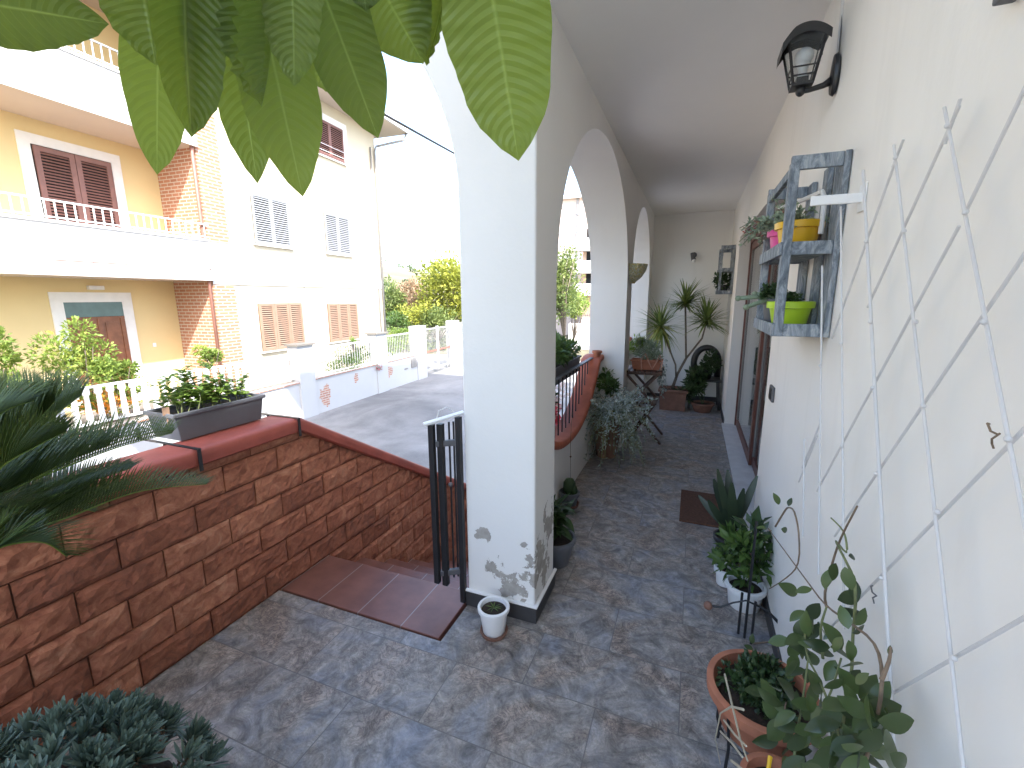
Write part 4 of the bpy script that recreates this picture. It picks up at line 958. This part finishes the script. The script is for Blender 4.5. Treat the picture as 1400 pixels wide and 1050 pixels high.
# folding table with terracotta trough
T=empty('folding_table',(-.47,5.15,0),'small dark brown slatted folding wood table by the second arch','table')
b=MB()
for k in range(7): b.box(-.67+k*.058,-.67+k*.058+.05,4.95,5.40,.785,.805)
b.box(-.67,-.27,4.97,5.0,.765,.784); b.box(-.67,-.27,5.35,5.38,.765,.784); b.build('table_top',DWOOD,T,bevel=.002)
for Y in (4.985,5.365):
    for (a,c) in (((-.66,Y,.78),(-.34,Y+.001,.44)),((-.30,Y+.012,.78),(-.60,Y+.013,.44))):
        b=MB(); b.bar(a,c,.022,.035,up=Vector((0,1,0))); b.build('brace',DWOOD,T)
    for (a,c) in (((-.62,Y,.44),(-.25,Y+.001,.0)),((-.33,Y+.012,.44),(-.60,Y+.013,.0))):
        b=MB(); b.bar(a,c,.022,.035,up=Vector((0,1,0))); b.build('leg',DWOOD,T)
b=MB(); 
for k in range(5): b.box(-.61+k*.062,-.61+k*.062+.05,4.98,5.38,.44,.455)
b.build('lower_shelf',DWOOD,T,bevel=.002)
P=empty('planter_trough',(-.45,5.15,.806),'terracotta trough of grey green succulents on the folding table','planter')
trough(P,(-.45,5.15,.806),.34,.17,.11,TERRA); b=MB(); foliage(b,(-.47,5.16,1.0),(.22,.12,.13),900,.045,91,asp=.35,up=.8); b.build('foliage',L_SUCG,P)
b=MB(); foliage(b,(-.60,5.17,1.06),(.10,.08,.14),260,.05,93,asp=.3,up=1); b.build('tall_shoots',L_BRT,P)
b=MB(); foliage(b,(-.27,5.12,.72),(.06,.08,.24),260,.03,92,asp=.5,up=-.6); b.build('trailing_foliage',L_GREY,P)
b=MB(); b.tube([(-.49,5.05,.81),(-.50,5.04,.93),(-.46,5.035,.99),(-.42,5.04,.90),(-.38,5.04,.82),(-.33,5.035,.92),(-.31,5.04,.985),(-.28,5.04,.9),(-.29,5.05,.81)],.007,6); b.build('cord_handle',ROPE,P)
# dracaena
DR=empty('dracaena',(-.20,6.7,0),'dracaena with three spiky heads on bare stems in the far corner','potted plant')
trough(DR,(-.20,6.75,0),.40,.36,.30,TERRAD,name='pot',rim=.02)
b=MB(); fk=onY(938,490,6.75); base=Vector((-.22,6.75,.28)); heads=[onY(937,415,6.85),onY(903,447,6.6),onY(966,440,6.7)]
b.tube([base,base.lerp(fk,.5)+Vector((-.02,0,0)),fk],[.022,.018,.016],8)
b.tube([fk,heads[0]],[.014,.012],7); b.tube([base.lerp(fk,.3),base.lerp(fk,.8)+Vector((-.10,-.05,0)),heads[1]],[.013,.012,.011],7); b.tube([fk,fk.lerp(heads[2],.6)+Vector((.05,0,-.02)),heads[2]],[.014,.012,.011],7); b.build('stem',BARK,DR,smooth=True)
for hi,(h,n_,l) in enumerate(zip(heads,(110,120,110),(.42,.46,.44))):
    b=MB(); rs=random.Random(hi)
    for k in range(n_):
        an=rs.uniform(0,2*PI); el=rs.uniform(.05,1.9 if hi!=1 else 2.7); dd=Vector((math.cos(an)*math.sin(el),math.sin(an)*math.sin(el),math.cos(el))); b.tone=rs.random()*.6+(.45 if el>1.5 and hi==1 else 0)
        b.leaf(h+Vector((0,0,rs.uniform(-.05,.03))),dd,Vector((0,0,1)),l*rs.uniform(.6,1),.040,4,.22,.25,2)
    b.build('leaf_head',L_DRAC,DR)
# black chair with plants in the corner
CH=empty('plastic_chair',(.24,7.05,0),'black plastic chair with arched open back against the end wall','chair')
b=MB(); cx,cy=.22,7.2; arc=[(cx+.17*math.cos(t),cy+.03,.62+.23*math.sin(t)) for t in [PI*i/16 for i in range(17)]]
b.tube([(cx+.16,cy,.42)]+arc+[(cx-.16,cy,.42)],.045,8); b.build('backrest',PLBLK,CH,smooth=True)
b=MB(); b.box(cx-.2,cx+.2,cy-.38,cy+.02,.40,.43); b.build('seat',PLBLK,CH,bevel=.01)
for sx in (-1,1):
    for yy in (cy-.36,cy): b=MB(); b.bar((cx+sx*.17,yy,.40),(cx+sx*.20,yy,.0),.035); b.build('leg',PLBLK,CH,bevel=.004)
P=empty('potted_plant',(.20,6.85,.43),'dark trailing plant in a pot standing on the black chair','potted plant')
pot(P,(.22,6.98,.431),.10,.14,PLBLK); b=MB(); foliage(b,(.22,6.9,.60),(.16,.14,.26),700,.06,101,asp=.5); b.build('foliage',L_DARK,P)
P=empty('potted_plant',(.06,6.7,0),'bushy green plant in a low pot on the floor before the black chair','potted plant')
pot(P,(.20,6.70,0),.15,.13,TERRAD); b=MB(); foliage(b,(.05,6.68,.36),(.20,.15,.24),520,.09,102,asp=.45); stems(b,(.2,6.7,.1),[(-.05,6.65,.5),(.05,6.7,.4),(.2,6.7,.45)],.006); b.build('foliage',L_DARK,P)
# spot lamp on the end wall
P=empty('wall_spotlight',(-.06,7.39,2.2),'small silver spotlight high on the end wall','lamp')
b=MB(); b.lathe((0,0,0),[(.001,0),(.04,0),(.04,.02),(.001,.02)],16); b.v=[Matrix.Translation((-.05,7.398,2.20))@Matrix.Rotation(R(90),4,'X')@v for v in b.v]; b.build('wall_plate',IRONG,P)
b=MB(); b.tube([(-.05,7.37,2.2),(-.07,7.30,2.19)],.009,6); b.tube([(-.08,7.31,2.22),(-.05,7.27,2.12)],[.022,.034],12); b.build('lamp_head',IRONG,P,smooth=50)
b=MB(); b.ball((-.047,7.262,2.11),.028); b.build('bulb',PLWH,P,smooth=True)
# ------------------------------------------------------------ grey wooden shelves
def shelf():
    S=empty('wooden_shelf',(XW,1.9,1.45),'weathered grey blue wooden wall shelf with two decks of coloured pots','shelf')
    x0,x1=.275,XW-.003; y0,y1=1.87,2.42; z0,z1=1.455,2.065
    for (a,nm) in (((x0,x0+.028,y0,y0+.045),'front_post'),((x0,x0+.028,y1-.045,y1),'front_post')):
        b=MB(); b.box(*a,z0,z1-.02); b.build(nm,GWOOD,S,bevel=.003)
    for (ya,yb) in ((y0-.005,y0+.10),(y1-.10,y1),(y0+.20,y0+.27)):
        b=MB(); b.box(x1-.018,x1,ya,yb,z0,z1); b.build('back_board',GWOOD,S,bevel=.002)
    for z in (z0,1.74,z1-.045):
        b=MB(); b.box(x0+.001,x1-.0185,y0+.004,y0+.022,z,z+.045); b.build('side_rail',GWOOD,S,bevel=.002); b=MB(); b.box(x0+.001,x1-.0185,y1-.022,y1-.004,z,z+.045); b.build('side_rail',GWOOD,S,bevel=.002)
    for z in (z0,1.74):
        b=MB(); b.box(x0+.0285,x1-.0185,y0+.0225,y1-.0225,z+.004,z+.016); b.build('deck',GWOOD,S,bevel=.002); b=MB(); b.box(x0-.008,x0-.0005,y0,y1,z,z+.045); b.build('front_rail',GWOOD,S,bevel=.002)
    b=MB(); b.box(x0+.002,x0+.02,y0+.046,y1-.046,z1-.06,z1-.03); b.build('top_rail',GWOOD,S,bevel=.002)
    return S
SH=shelf()
S2=copy_tree(SH); S2.location=(XW,6.55,1.62); S2['label']='grey wooden wall shelf near the end wall beyond the glass door'; SH['group']=S2['group']='grey wooden wall shelves'
P=empty('potted_plant',(.36,7.0,1.66),'dark leafy plant in a small pot on the far grey shelf','potted plant')
pot(P,(.36,6.85,1.66),.06,.09,PLBLK); b=MB(); foliage(b,(.33,6.82,1.80),(.15,.2,.11),420,.05,111); b.build('foliage',L_DARK,P)
def sqpot(x,y,z,r,h,mat,lab):
    P=empty('potted_plant',(x,y,z),lab,'potted plant','small pots on the grey shelf')
    pot(P,(x,y,z+.001),r,h,mat,taper=.74,rim=.012,n=20); return P
P=sqpot(.350,2.06,1.757,.076,.115,YEL,'yellow plastic pot of grey trailing succulent on the upper deck'); b=MB(); rs=random.Random(21)
def sprays(b,c,n,l,lean,lf,lw,seed,asp=.5):
    rs=random.Random(seed)
    for k in range(n):
        d=Vector((rs.uniform(-1,1)*.7+lean[0],rs.uniform(-1,1)+lean[1],rs.uniform(0,.7)+lean[2])).normalized(); a=Vector(c); e=a+d*l*rs.uniform(.5,1)+Vector((0,0,-.25*l)); m=a+d*l*.5+Vector((0,0,.25*l)); b.tone=rs.random()
        pts=[a*(1-t)**2+m*2*t*(1-t)+e*t*t for t in [i/5 for i in range(6)]]; b.tube(pts,.0018,4)
        for i in range(14):
            t=rs.uniform(.2,1); p=a*(1-t)**2+m*2*t*(1-t)+e*t*t; b.tone=rs.random(); b.leaf(p,rv()+d*.6,rv(),lf*rs.uniform(.7,1.2),lf*asp,2,.05,.25)
sprays(b,(.350,2.06,1.865),26,.13,(-.3,.4,0),.020,.01,22); b.build('foliage',L_SUCG,P)
P=sqpot(.335,2.24,1.757,.062,.11,PINK,'pink plastic pot beside the yellow one on the upper deck'); b=MB(); sprays(b,(.335,2.24,1.86),34,.20,(-.5,.5,.0),.022,.01,23); b.build('foliage',L_SUCG,P); b=MB(); sprays(b,(.30,2.32,1.90),12,.12,(-.6,.5,-.2),.016,.01,24); b.build('red_shoots',leafmat('red_tinged_leaf',(.14,.03,.03),(.30,.09,.07)),P)
P=sqpot(.350,2.06,1.472,.076,.105,LIME,'lime green plastic pot on the lower deck of the grey shelf'); b=MB(); sprays(b,(.350,2.06,1.57),20,.07,(0,.2,.5),.018,.01,25); b.build('foliage',L_DARK,P)
P=sqpot(.33,2.22,1.472,.060,.115,PLGREY,'dark grey pot with a crawling cactus on the lower deck'); b=MB(); sprays(b,(.33,2.22,1.58),24,.12,(-.5,.2,.3),.026,.01,26); b.build('foliage',L_DARK,P)
b=MB()
for e in (onY(1009,408,2.16),onY(1020,420,2.14),onY(1032,402,2.20)): b.tube([Vector((.33,2.2,1.57)),(Vector((.33,2.2,1.58))+e)/2+Vector((0,0,.012)),e],[.006,.010,.009],7); b.ball(e,.012,6)
b.build('cactus_arms',L_SUCG,P,smooth=True)
# ------------------------------------------------------------ wall lantern
LN=empty('wall_lantern',(XW,2.2,2.4),'black curved roof wall lantern with a round bulb above the grey shelf','lamp')
b=MB(); b.lathe((0,0,0),[(.001,0),(.035,0),(.044,.01),(.04,.022),(.001,.03)],20,sx=1,sy=1.9); b.v=[Matrix.Translation((XW-.0005,2.2,2.42))@Matrix.Rotation(R(-90),4,'Y')@Matrix.Rotation(R(90),4,'Z')@v for v in b.v]; b.build('wall_plate',PLBLK,LN,smooth=50)
b=MB(); b.tube([(XW-.02,2.2,2.40),(XW-.05,2.2,2.385),(XW-.10,2.2,2.375),(.30,2.2,2.375)],[.018,.012,.010,.012],10); b.ball((.315,2.2,2.378),.020,8,1.2); b.build('arm',PLBLK,LN,smooth=True)
lx,ly=.315,2.2; b=MB()
def lring(z,hx,hy,dx=0): return [Vector((lx+dx+a*hx,ly+c*hy,z)) for a,c in ((-1,-1),(1,-1),(1,1),(-1,1))]
bot,top=lring(2.395,.036,.036),lring(2.565,.068,.068,-.004)
for k in range(4): b.bar(bot[k],top[k],.008)
for fz in (.18,.36):
    q=[bot[k].lerp(top[k],fz) for k in range(4)]
    for k in range(4): b.bar(q[k],q[(k+1)%4],.005)
b.box(lx-.04,lx+.04,ly-.04,ly+.04,2.388,2.398); b.box(lx-.022,lx+.022,ly-.022,ly+.022,2.398,2.425); b.build('cage',PLBLK,LN)
b=MB(); q0,q1=[p.lerp(Vector((lx,ly,p.z)),.06) for p in bot],[p.lerp(Vector((lx,ly,p.z)),.06) for p in top]
for k in range(4): b.quad(q0[k],q0[(k+1)%4],q1[(k+1)%4],q1[k])
b.build('pane',LGLASS,LN)
b=MB(); n=16; R1=[]
for i in range(n+1):
    t=-1+2*i/n; x=lx-.006+t*.086; z=2.602-.040*t*t-(.05*max(0,-t-.55)); R1.append((x,z))
for (xa,za),(xb,zb) in zip(R1,R1[1:]):
    for dz in (0,.006): b.quad((xa,ly-.072,za+dz),(xb,ly-.072,zb+dz),(xb,ly+.072,zb+dz),(xa,ly+.072,za+dz))
    b.quad((xa,ly-.072,za-.03),(xb,ly-.072,zb-.03),(xb,ly-.072,zb+.006),(xa,ly-.072,za+.006)); b.quad((xa,ly+.072,za-.03),(xb,ly+.072,zb-.03),(xb,ly+.072,zb+.006),(xa,ly+.072,za+.006))
xa,za=R1[0]; b.quad((xa,ly-.072,za-.035),(xa,ly+.072,za-.035),(xa,ly+.072,za+.006),(xa,ly-.072,za+.006)); b.build('hood',PLBLK,LN)
b=MB(); b.ball((lx,ly,2.505),.036,10); b.lathe((lx,ly,2.425),[(.018,0),(.018,.03),(.026,.055)],14); b.build('bulb',PLWH,LN,smooth=True)
b=MB(); b.tube([(XW-.004,2.205,2.46),(XW-.004,2.23,2.6),(XW-.004,2.27,2.795)],.0025,5); b.build('cable',IRONG,LN)
b=MB(); b.tube([(XW-.002,2.225,2.47),(XW-.002,2.26,2.795)],.008,6); tag(b.build('cable_conduit',TRELW),'thin white conduit running up the wall from the lantern to the ceiling','conduit')
# ------------------------------------------------------------ trellis
TL=empty('trellis',(.41,1.3,1.3),'white expanding plastic trellis with crossing rods spread over the right wall','trellis')
XT=.415; XT2=.402
def rod(a,c,x,e0=0,e1=0,r=.0029):
    p,q=onX(*a,x),onX(*c,x); d=(q-p).normalized(); p=p-d*e0; q=q+d*e1
    b=MB(); b.tube([p,q],r,7); b.build('rod',TRELW,TL,smooth=50); return p,q
F1=[rod((1291,147),(1398,700),XT2,0,.75),rod((1222,198),(1317,1050),XT2,0,.25),rod((1180,233),(1222,1020),XT2,0,.2,.0038),rod((1150,330),(1154,860),XT2,.12,0),rod((1123,457),(1119,785),XT2,.25,0),rod((1099.7,600),(1097.8,734),XT2,0,0)]
# second family: full rods running the other way behind
def lrod(pts,e0,e1):
    p,q=onX(*pts[0],XT),onX(*pts[1],XT); d=(q-p).normalized(); b=MB(); b.tube([p-d*e0,q+d*e1],.0029,7); b.build('rod',TRELW,TL,smooth=50)
lrod([(1197,650),(1333,448)],.34,.30)      # up to the upper right
lrod([(1151,608),(1300,330)],.28,.03)
lrod([(1186,327),(1218,238)],.35,.03)
lrod([(1207,785),(1366,622)],.40,.14)
lrod([(1222,947),(1400,845)],.30,.3)
lrod([(1235,313),(1290,192)],.23,.06)
lrod([(1320,290),(1400,123)],.0,.3)
lrod([(1300,172),(1313,135)],.03,.0)
lrod([(1225,217),(1235,191)],.02,.0)
lrod([(1097,640),(1120,582)],.0,.02)
lrod([(1092,659),(1117,597)],.0,.0)
b=MB(); 
for (x,y) in ((1295,172),(1320,290),(1345,440),(1378,600),(1224,216),(1236,316),(1252,440),(1262,555),(1281,700),(1304,900),(1184,330),(1190,440),(1193,530),(1198,648),(1205,790),(1219,945),(1150,470),(1151,610),(1121,500),(1121,660)):
    p=onX(x,y,XT2-.004); b=MB(); b.ball(p,.0048,5); b.build('rivet',TRELW,TL)
q=onY(1186,272,1.70)
BK=empty('wall_bracket',(XW,1.7,1.9),'white flat wall bracket pointing out beside the trellis top','bracket')
b=MB(); e=onY(1108,276,1.70); s_=onY(1190,270,1.70); b.obox((Vector((e.x,1.70,1.885))+Vector((XW-.001,1.70,1.885)))/2,Vector((1,0,0)),Vector((0,1,0)),Vector((0,0,1)),(XW-.001-e.x)/2,.006,.014); b.box(XW-.006,XW-.0008,1.67,1.73,1.845,1.925); b.build('arm',PLWH,BK,bevel=.003)
b=MB(); 
b.tube([(.31,2.30,1.97),(.37,2.22,1.975),(.41,2.05,1.975),(.41,2.0,1.94),(.41,2.0,1.82)],.009,7); tag(b.build('hook_bracket',PLWH),'white bent hook bracket inside the top of the grey shelf','bracket')
for k,(x,y) in enumerate(((1368,595),(1200,815))):
    p=onX(x,y,XT2-.006); b=MB(); rs=random.Random(k)
    b.tube([p+Vector((-.002,0,0)),p+Vector((-.008,.006,.003)),p+Vector((-.009,.014,.012)),p+Vector((-.004,.02,.010))],.0016,5); b.tube([p+Vector((-.004,-.006,.004)),p+Vector((-.008,0,-.006)),p+Vector((-.004,.006,-.014)),p+Vector((-.003,.002,-.020))],.0014,5)
    tag(b.build('wire_tie',TWIG if k==0 else IRONG),('dark twisted wire tie on the trellis rod at the right edge','curled wire tie on the trellis joint above the climbing plant')[k],'wire tie')
# ------------------------------------------------------------ climbing plant on the trellis
LN.scale=(.9,.9,.9)
HO=empty('climbing_plant',(.30,1.1,.35),'climbing plant with oval leaves and long shoots twining up the trellis','plant')
def P2(x,y,X=.37): return onX(x,y,X)
shoots=[[(1060,1040),(1100,1000),(1130,960),(1150,900)],[(1180,1050),(1195,1000),(1206,930),(1195,880),(1160,850),(1128,826),(1100,790),(1050,722)],
 [(1143,1050),(1150,1000),(1163,930),(1166,870),(1169,800),(1150,755),(1143,740),(1157,755),(1156,735),(1150,722),(1136,708)],
 [(1130,830),(1128,810),(1138,770),(1150,735),(1172,692)],[(1160,1050),(1140,980),(1118,925),(1105,900),(1100,870),(1102,840)],[(1060,720),(1072,700),(1078,694),(1086,700),(1092,730),(1091,770),(1075,790),(1052,805)],
 [(1085,1040),(1090,1000),(1097,960),(1105,900)],[(1040,1040),(1060,1010),(1068,985),(1075,960)],[(1125,900),(1122,860),(1130,830)],[(1030,880),(1050,878),(1065,880)],[(1060,1050),(1040,990),(1030,930)],[(1205,930),(1215,905),(1218,885)]]
for i,s_ in enumerate(shoots):
    X=.36 if i in (1,2,3,5) else .33
    b=MB(); pts=[P2(x,y,X-.0+(.008*math.sin(k*2.1+i))) for k,(x,y) in enumerate(s_)]
    fine=[]
    for k in range(len(pts)-1):
        p0,p1,p2,p3=pts[max(k-1,0)],pts[k],pts[k+1],pts[min(k+2,len(pts)-1)]
        for f in (0,.33,.66): fine.append(.5*((2*p1)+(-p0+p2)*f+(2*p0-5*p1+4*p2-p3)*f*f+(-p0+3*p1-3*p2+p3)*f**3))
    fine.append(pts[-1]); b.tube(fine,[.0036-.0018*k/len(fine) for k in range(len(fine))],6); b.build('shoot',TWIG if i%2 else GBARK,HO,smooth=True)
rs=random.Random(33)
LF=[(1065,690,-.3,.9,.8),(1078,692,.3,.9,.6),(1048,722,-1,.1,.8),(1068,723,1,-.3,.8),(1143,770,-.3,-1,.8),(1155,775,.3,-1,.9),(1160,760,1,-.2,.5),(1090,812,-1,.6,1.2),(1110,805,-1,-.1,.8),(1128,806,.3,1,1.2),(1145,820,1,.2,1.1),(1150,830,.9,-.4,1),(1167,820,.1,1,.8),(1100,835,-.9,-.6,1),(1112,840,-.2,-1,1.1),(1095,852,-.6,-.7,.9),(1120,850,.3,-1,1),(1160,860,-.3,.9,.8),(1170,855,.5,.8,.8),(1165,865,.7,.3,.7),
 (1080,875,-1,-.1,1.2),(1092,880,-.6,-.8,1),(1104,872,.6,.6,1),(1110,888,1,-.1,1.2),(1100,862,0,1,.9),(1090,895,-.5,-1,1.1),(1135,885,1,-.5,1.2),(1150,912,.9,.2,1.0),(1160,875,.2,-1,.8),(1085,905,-.3,-1,1),(1170,935,.6,.6,.6),
 (1085,960,-.4,.9,1.3),(1070,965,-.9,.5,1.2),(1105,965,.4,.9,1.3),(1125,970,.9,.3,1.3),(1120,950,-.2,1,1.2),(1140,975,1,-.3,1.3),(1160,960,-.3,1,1.3),(1175,955,.7,.8,1.1),(1180,975,1,.2,1.3),(1172,990,1,-.4,1.3),(1160,985,-.5,-.9,1.3),(1150,990,-1,0,1.3),(1195,965,.5,.9,1),(1200,985,1,-.1,1.2),(1165,1005,-.3,-1,1.4),(1190,1010,.6,-.7,1.3),(1075,985,-.7,-.7,1.4),(1065,1010,-.9,-.2,1.3),(1090,1000,.2,-1,1.4),(1110,1000,.5,-.8,1.3),(1120,1020,1,0,1.3),(1050,990,-.8,.4,1.3),(1060,960,-.6,1,1.2),(1185,1035,-.6,-.7,1.3),(1205,1030,.6,-.7,1.3),(1170,1030,-1,-.2,1.3),(1150,1025,-.8,-.5,1.3),(1100,1035,-.5,-.5,1.4),(1130,1040,.3,-.6,1.3),(1048,1025,-.6,-.4,1.3),(1030,890,-.9,.6,.9),(1032,892,.9,-.6,.9),(1030,895,-.2,-1,.9),(1028,880,0,1,.8),(1078,1035,-.3,-.8,1.4),(1042,935,.2,.9,1.3),(1050,925,.4,.8,1.1),(1015,930,-.6,.4,.8),(1215,895,.2,.8,.3)]
b=MB()
for (x,y,dx,dy,sc) in LF+[(x+rs.uniform(-22,22),y+rs.uniform(-18,18),rs.uniform(-1,1),rs.uniform(-1,1),rs.uniform(.7,1.2)) for _k in range(2) for (x,y,_,_,_) in LF[20:62]]:
    X=rs.uniform(.27,.36) if y>940 and x<1150 else rs.uniform(.32,.37); p=onX(x,y,X); rr=ray(x,y).normalized()
    right=(M3@Vector((1,0,0))); upv=(M3@Vector((0,1,0))); d=(right*dx+upv*dy).normalized()+rr*rs.uniform(-.45,.45)
    l=.053*sc; b.tone=rs.random()
    nr=-rr+rv()*.9
    b.leaf(p,d,nr,l,l*.55,8,rs.uniform(.05,.3),rs.uniform(.1,.35),0)
b.build('leaves',L_HOYA,HO,smooth=True)
# pots of the climber, on an iron stand
ISt=empty('plant_stand',(.28,1.45,0),'low black iron stand carrying the wide terracotta pot at bottom right','plant stand')
b=MB(); pc=Vector((.29,1.45,.0)); ring=[(pc.x+.125*math.cos(t),pc.y+.125*math.sin(t),.19) for t in [2*PI*i/24 for i in range(25)]]; b.tube(ring,.005,6,cap=False); b.build('ring',IRON,ISt)
for k in range(4):
    an=R(45+90*k); b=MB(); b.tube([(pc.x+.155*math.cos(an),pc.y+.155*math.sin(an),.33),(pc.x+.135*math.cos(an),pc.y+.135*math.sin(an),.18),(pc.x+.15*math.cos(an),pc.y+.15*math.sin(an),.0)],.005,6); b.build('leg',IRON,ISt)
P=empty('potted_plant',(.29,1.45,.2),'wide terracotta pot of dark creeping leaves on the low iron stand','potted plant')
pot(P,(.29,1.45,.20),.160,.15,TERRA,taper=.75,rim=.016,n=40); b=MB(); foliage(b,(.31,1.46,.345),(.135,.13,.045),1500,.028,121,asp=.6,clump=12,shell=.1); b.build('foliage',L_DARK,P)
P=empty('terracotta_pot',(.27,1.13,.28),'smaller terracotta pot with a yellow stick at the bottom edge','pot')
pot(P,(.285,1.13,.20),.085,.15,TERRA,rim=.012,n=32); b=MB(); b.tube([(.27,1.12,.31),(.262,1.15,.36),(.27,1.18,.38)],[.006,.005,.006],7); b.build('yellow_stick',YEL,P)
b=MB(); b.box(.20,.37,1.04,1.22,.185,.199); 
for sx in (.21,.36):
    for sy in (1.05,1.21): b.tube([(sx,sy,0),(sx,sy,.19)],.005,6)
tag(b.build('pot_stool',IRON),'small dark iron stool under the pot with the yellow stick','stool')
P=empty('dry_stems',(.15,1.2,.3),'dry pale straw stems leaning over the terracotta rim','plant')
for pts in (((991,922),(1000,960),(1012,1010),(1022,1040)),((1016,970),(1000,966),(985,975),(978,1010),(985,1045)),((985,1000),(1000,1015),(1015,1035)),((990,985),(1005,1005),(1020,1020)),((1000,1040),(1010,1048),(1020,1056))):
    b=MB(); b.tube([onX(x,y,.16) for x,y in pts],[.003,.0028,.0022,.0018,.0015][:len(pts)],6); b.build('stem',simple('straw',(.45,.40,.30),.8) if 'straw' not in bpy.data.materials else bpy.data.materials['straw'],P)
# tall iron stand with curled arm
P=empty('plant_stand',(.34,2.14,0),'tall thin black iron stand with curved arms in front of the white pot','plant stand')
b=MB(); b.tube([(.325,2.14,0),(.325,2.14,.60)],.006,7); b.tube([(.35,2.11,0),(.35,2.11,.22)],.006,7); b.tube([(.30,2.16,0),(.30,2.16,.22)],.006,7); b.build('pole',IRON,P)
b=MB(); A_=[onY(x,y,2.12) for x,y in ((968,828),(985,830),(1002,824),(1020,821),(1040,830),(1052,838),(1066,853))]; b.tube(A_,[.006,.005,.004,.004,.005,.006,.008],7); b.ball(A_[-1],.011,7); b.build('curved_arm',IRON,P)
b=MB(); b.ball(A_[0],.020,7); b.build('knob',TERRAD,P)
P=empty('potted_plant',(.345,2.45,.0),'white pot of mixed green leaves on the floor behind the iron stand','potted plant')
pot(P,(.345,2.40,.0),.092,.125,PLWH,taper=.82,n=32); b=MB(); foliage(b,(.34,2.42,.25),(.13,.14,.14),210,.075,131,asp=.45,clump=9); stems(b,(.345,2.4,.1),[(.30,2.4,.3),(.36,2.35,.28),(.38,2.45,.33),(.26,2.45,.26)],.004); b.build('foliage',L_MID,P)
b=MB(); foliage(b,(.37,2.45,.33),(.08,.10,.12),60,.10,132,asp=.5); b.build('large_leaves',L_DARK,P)
P=empty('potted_plant',(.25,2.62,.0),'small white pot with low green leaves half hidden behind the other white pot','potted plant')
pot(P,(.262,2.56,.0),.055,.10,PLWH,taper=.8); b=MB(); foliage(b,(.262,2.57,.16),(.09,.09,.07),150,.04,133); b.build('foliage',L_MID,P)
P=empty('potted_plant',(.31,2.95,.0),'dark plant with long strap leaves beside the doormat','potted plant')
pot(P,(.31,2.86,.0),.10,.14,PLBLK)
b=MB(); base=Vector((.31,2.86,.14))
for k,(x,y,w_) in enumerate(((953,681,.042),(975,662,.05),(980,650,.042),(994,648,.05),(1036,655,.045),(1016,676,.045),(990,700,.05),(968,690,.045),(1005,690,.04),(1000,668,.05),(985,720,.045))):
    e=onY(x,y,2.86+rs.uniform(-.12,.08)); d=e-base; b.tone=rs.random(); up_=Vector((-d.y,-d.x,.0)) if False else (EYE-e).normalized()
    b.leaf(base,d+Vector((0,0,.1))*d.length,up_,d.length*1.02,w_,8,.12,.12,3)
b.build('strap_leaves',L_CLIV,P,smooth=True)
b=MB(); b.box(.0,.285,3.22,3.78,.001,.016); tag(b.build('doormat',MAT,bevel=.004),'dark brown doormat lying on the tiles before the glass door','doormat')
# loose things on the floor
b=MB(); b.lathe((.30,1.93,0),[(.001,0),(.035,0),(.03,.02),(.001,.03)],12); tag(b.build('pebble',IRONG,smooth=True),'small dark stone lying on the floor by the iron stand','stone')
# ------------------------------------------------------------ camera / light
cam=bpy.data.cameras.new('camera'); co=bpy.data.objects.new('camera',cam); COL.objects.link(co)
mw=M3.to_4x4(); mw.translation=EYE; co.matrix_world=mw; cam.lens=36*F/1400; cam.sensor_width=36; cam.clip_start=.02; cam.clip_end=2000; scene.camera=co
SD=Vector((1,-.80,1.30)).normalized()
sl=bpy.data.lights.new('sun','SUN'); sl.energy=2.0; sl.angle=R(.5); sl.color=(1,.965,.92); so=bpy.data.objects.new('sun',sl); COL.objects.link(so); so.rotation_euler=SD.to_track_quat('Z','Y').to_euler()
W=bpy.data.worlds.new('World'); scene.world=W; W.use_nodes=True; nt=W.node_tree; bg=nt.nodes['Background']
sk=nt.nodes.new('ShaderNodeTexSky'); sk.sky_type='NISHITA'; sk.sun_disc=False; sk.sun_elevation=math.asin(SD.z); sk.sun_rotation=math.atan2(SD.x,SD.y); sk.dust_density=2.2; sk.air_density=1.0
nt.links.new(sk.outputs[0],bg.inputs[0]); bg.inputs[1].default_value=.15
vs=scene.view_settings; vs.view_transform='Standard'; vs.look='None'; vs.exposure=2.68; vs.gamma=1
scene.render.engine='CYCLES'; scene.cycles.max_bounces=12; scene.cycles.diffuse_bounces=9
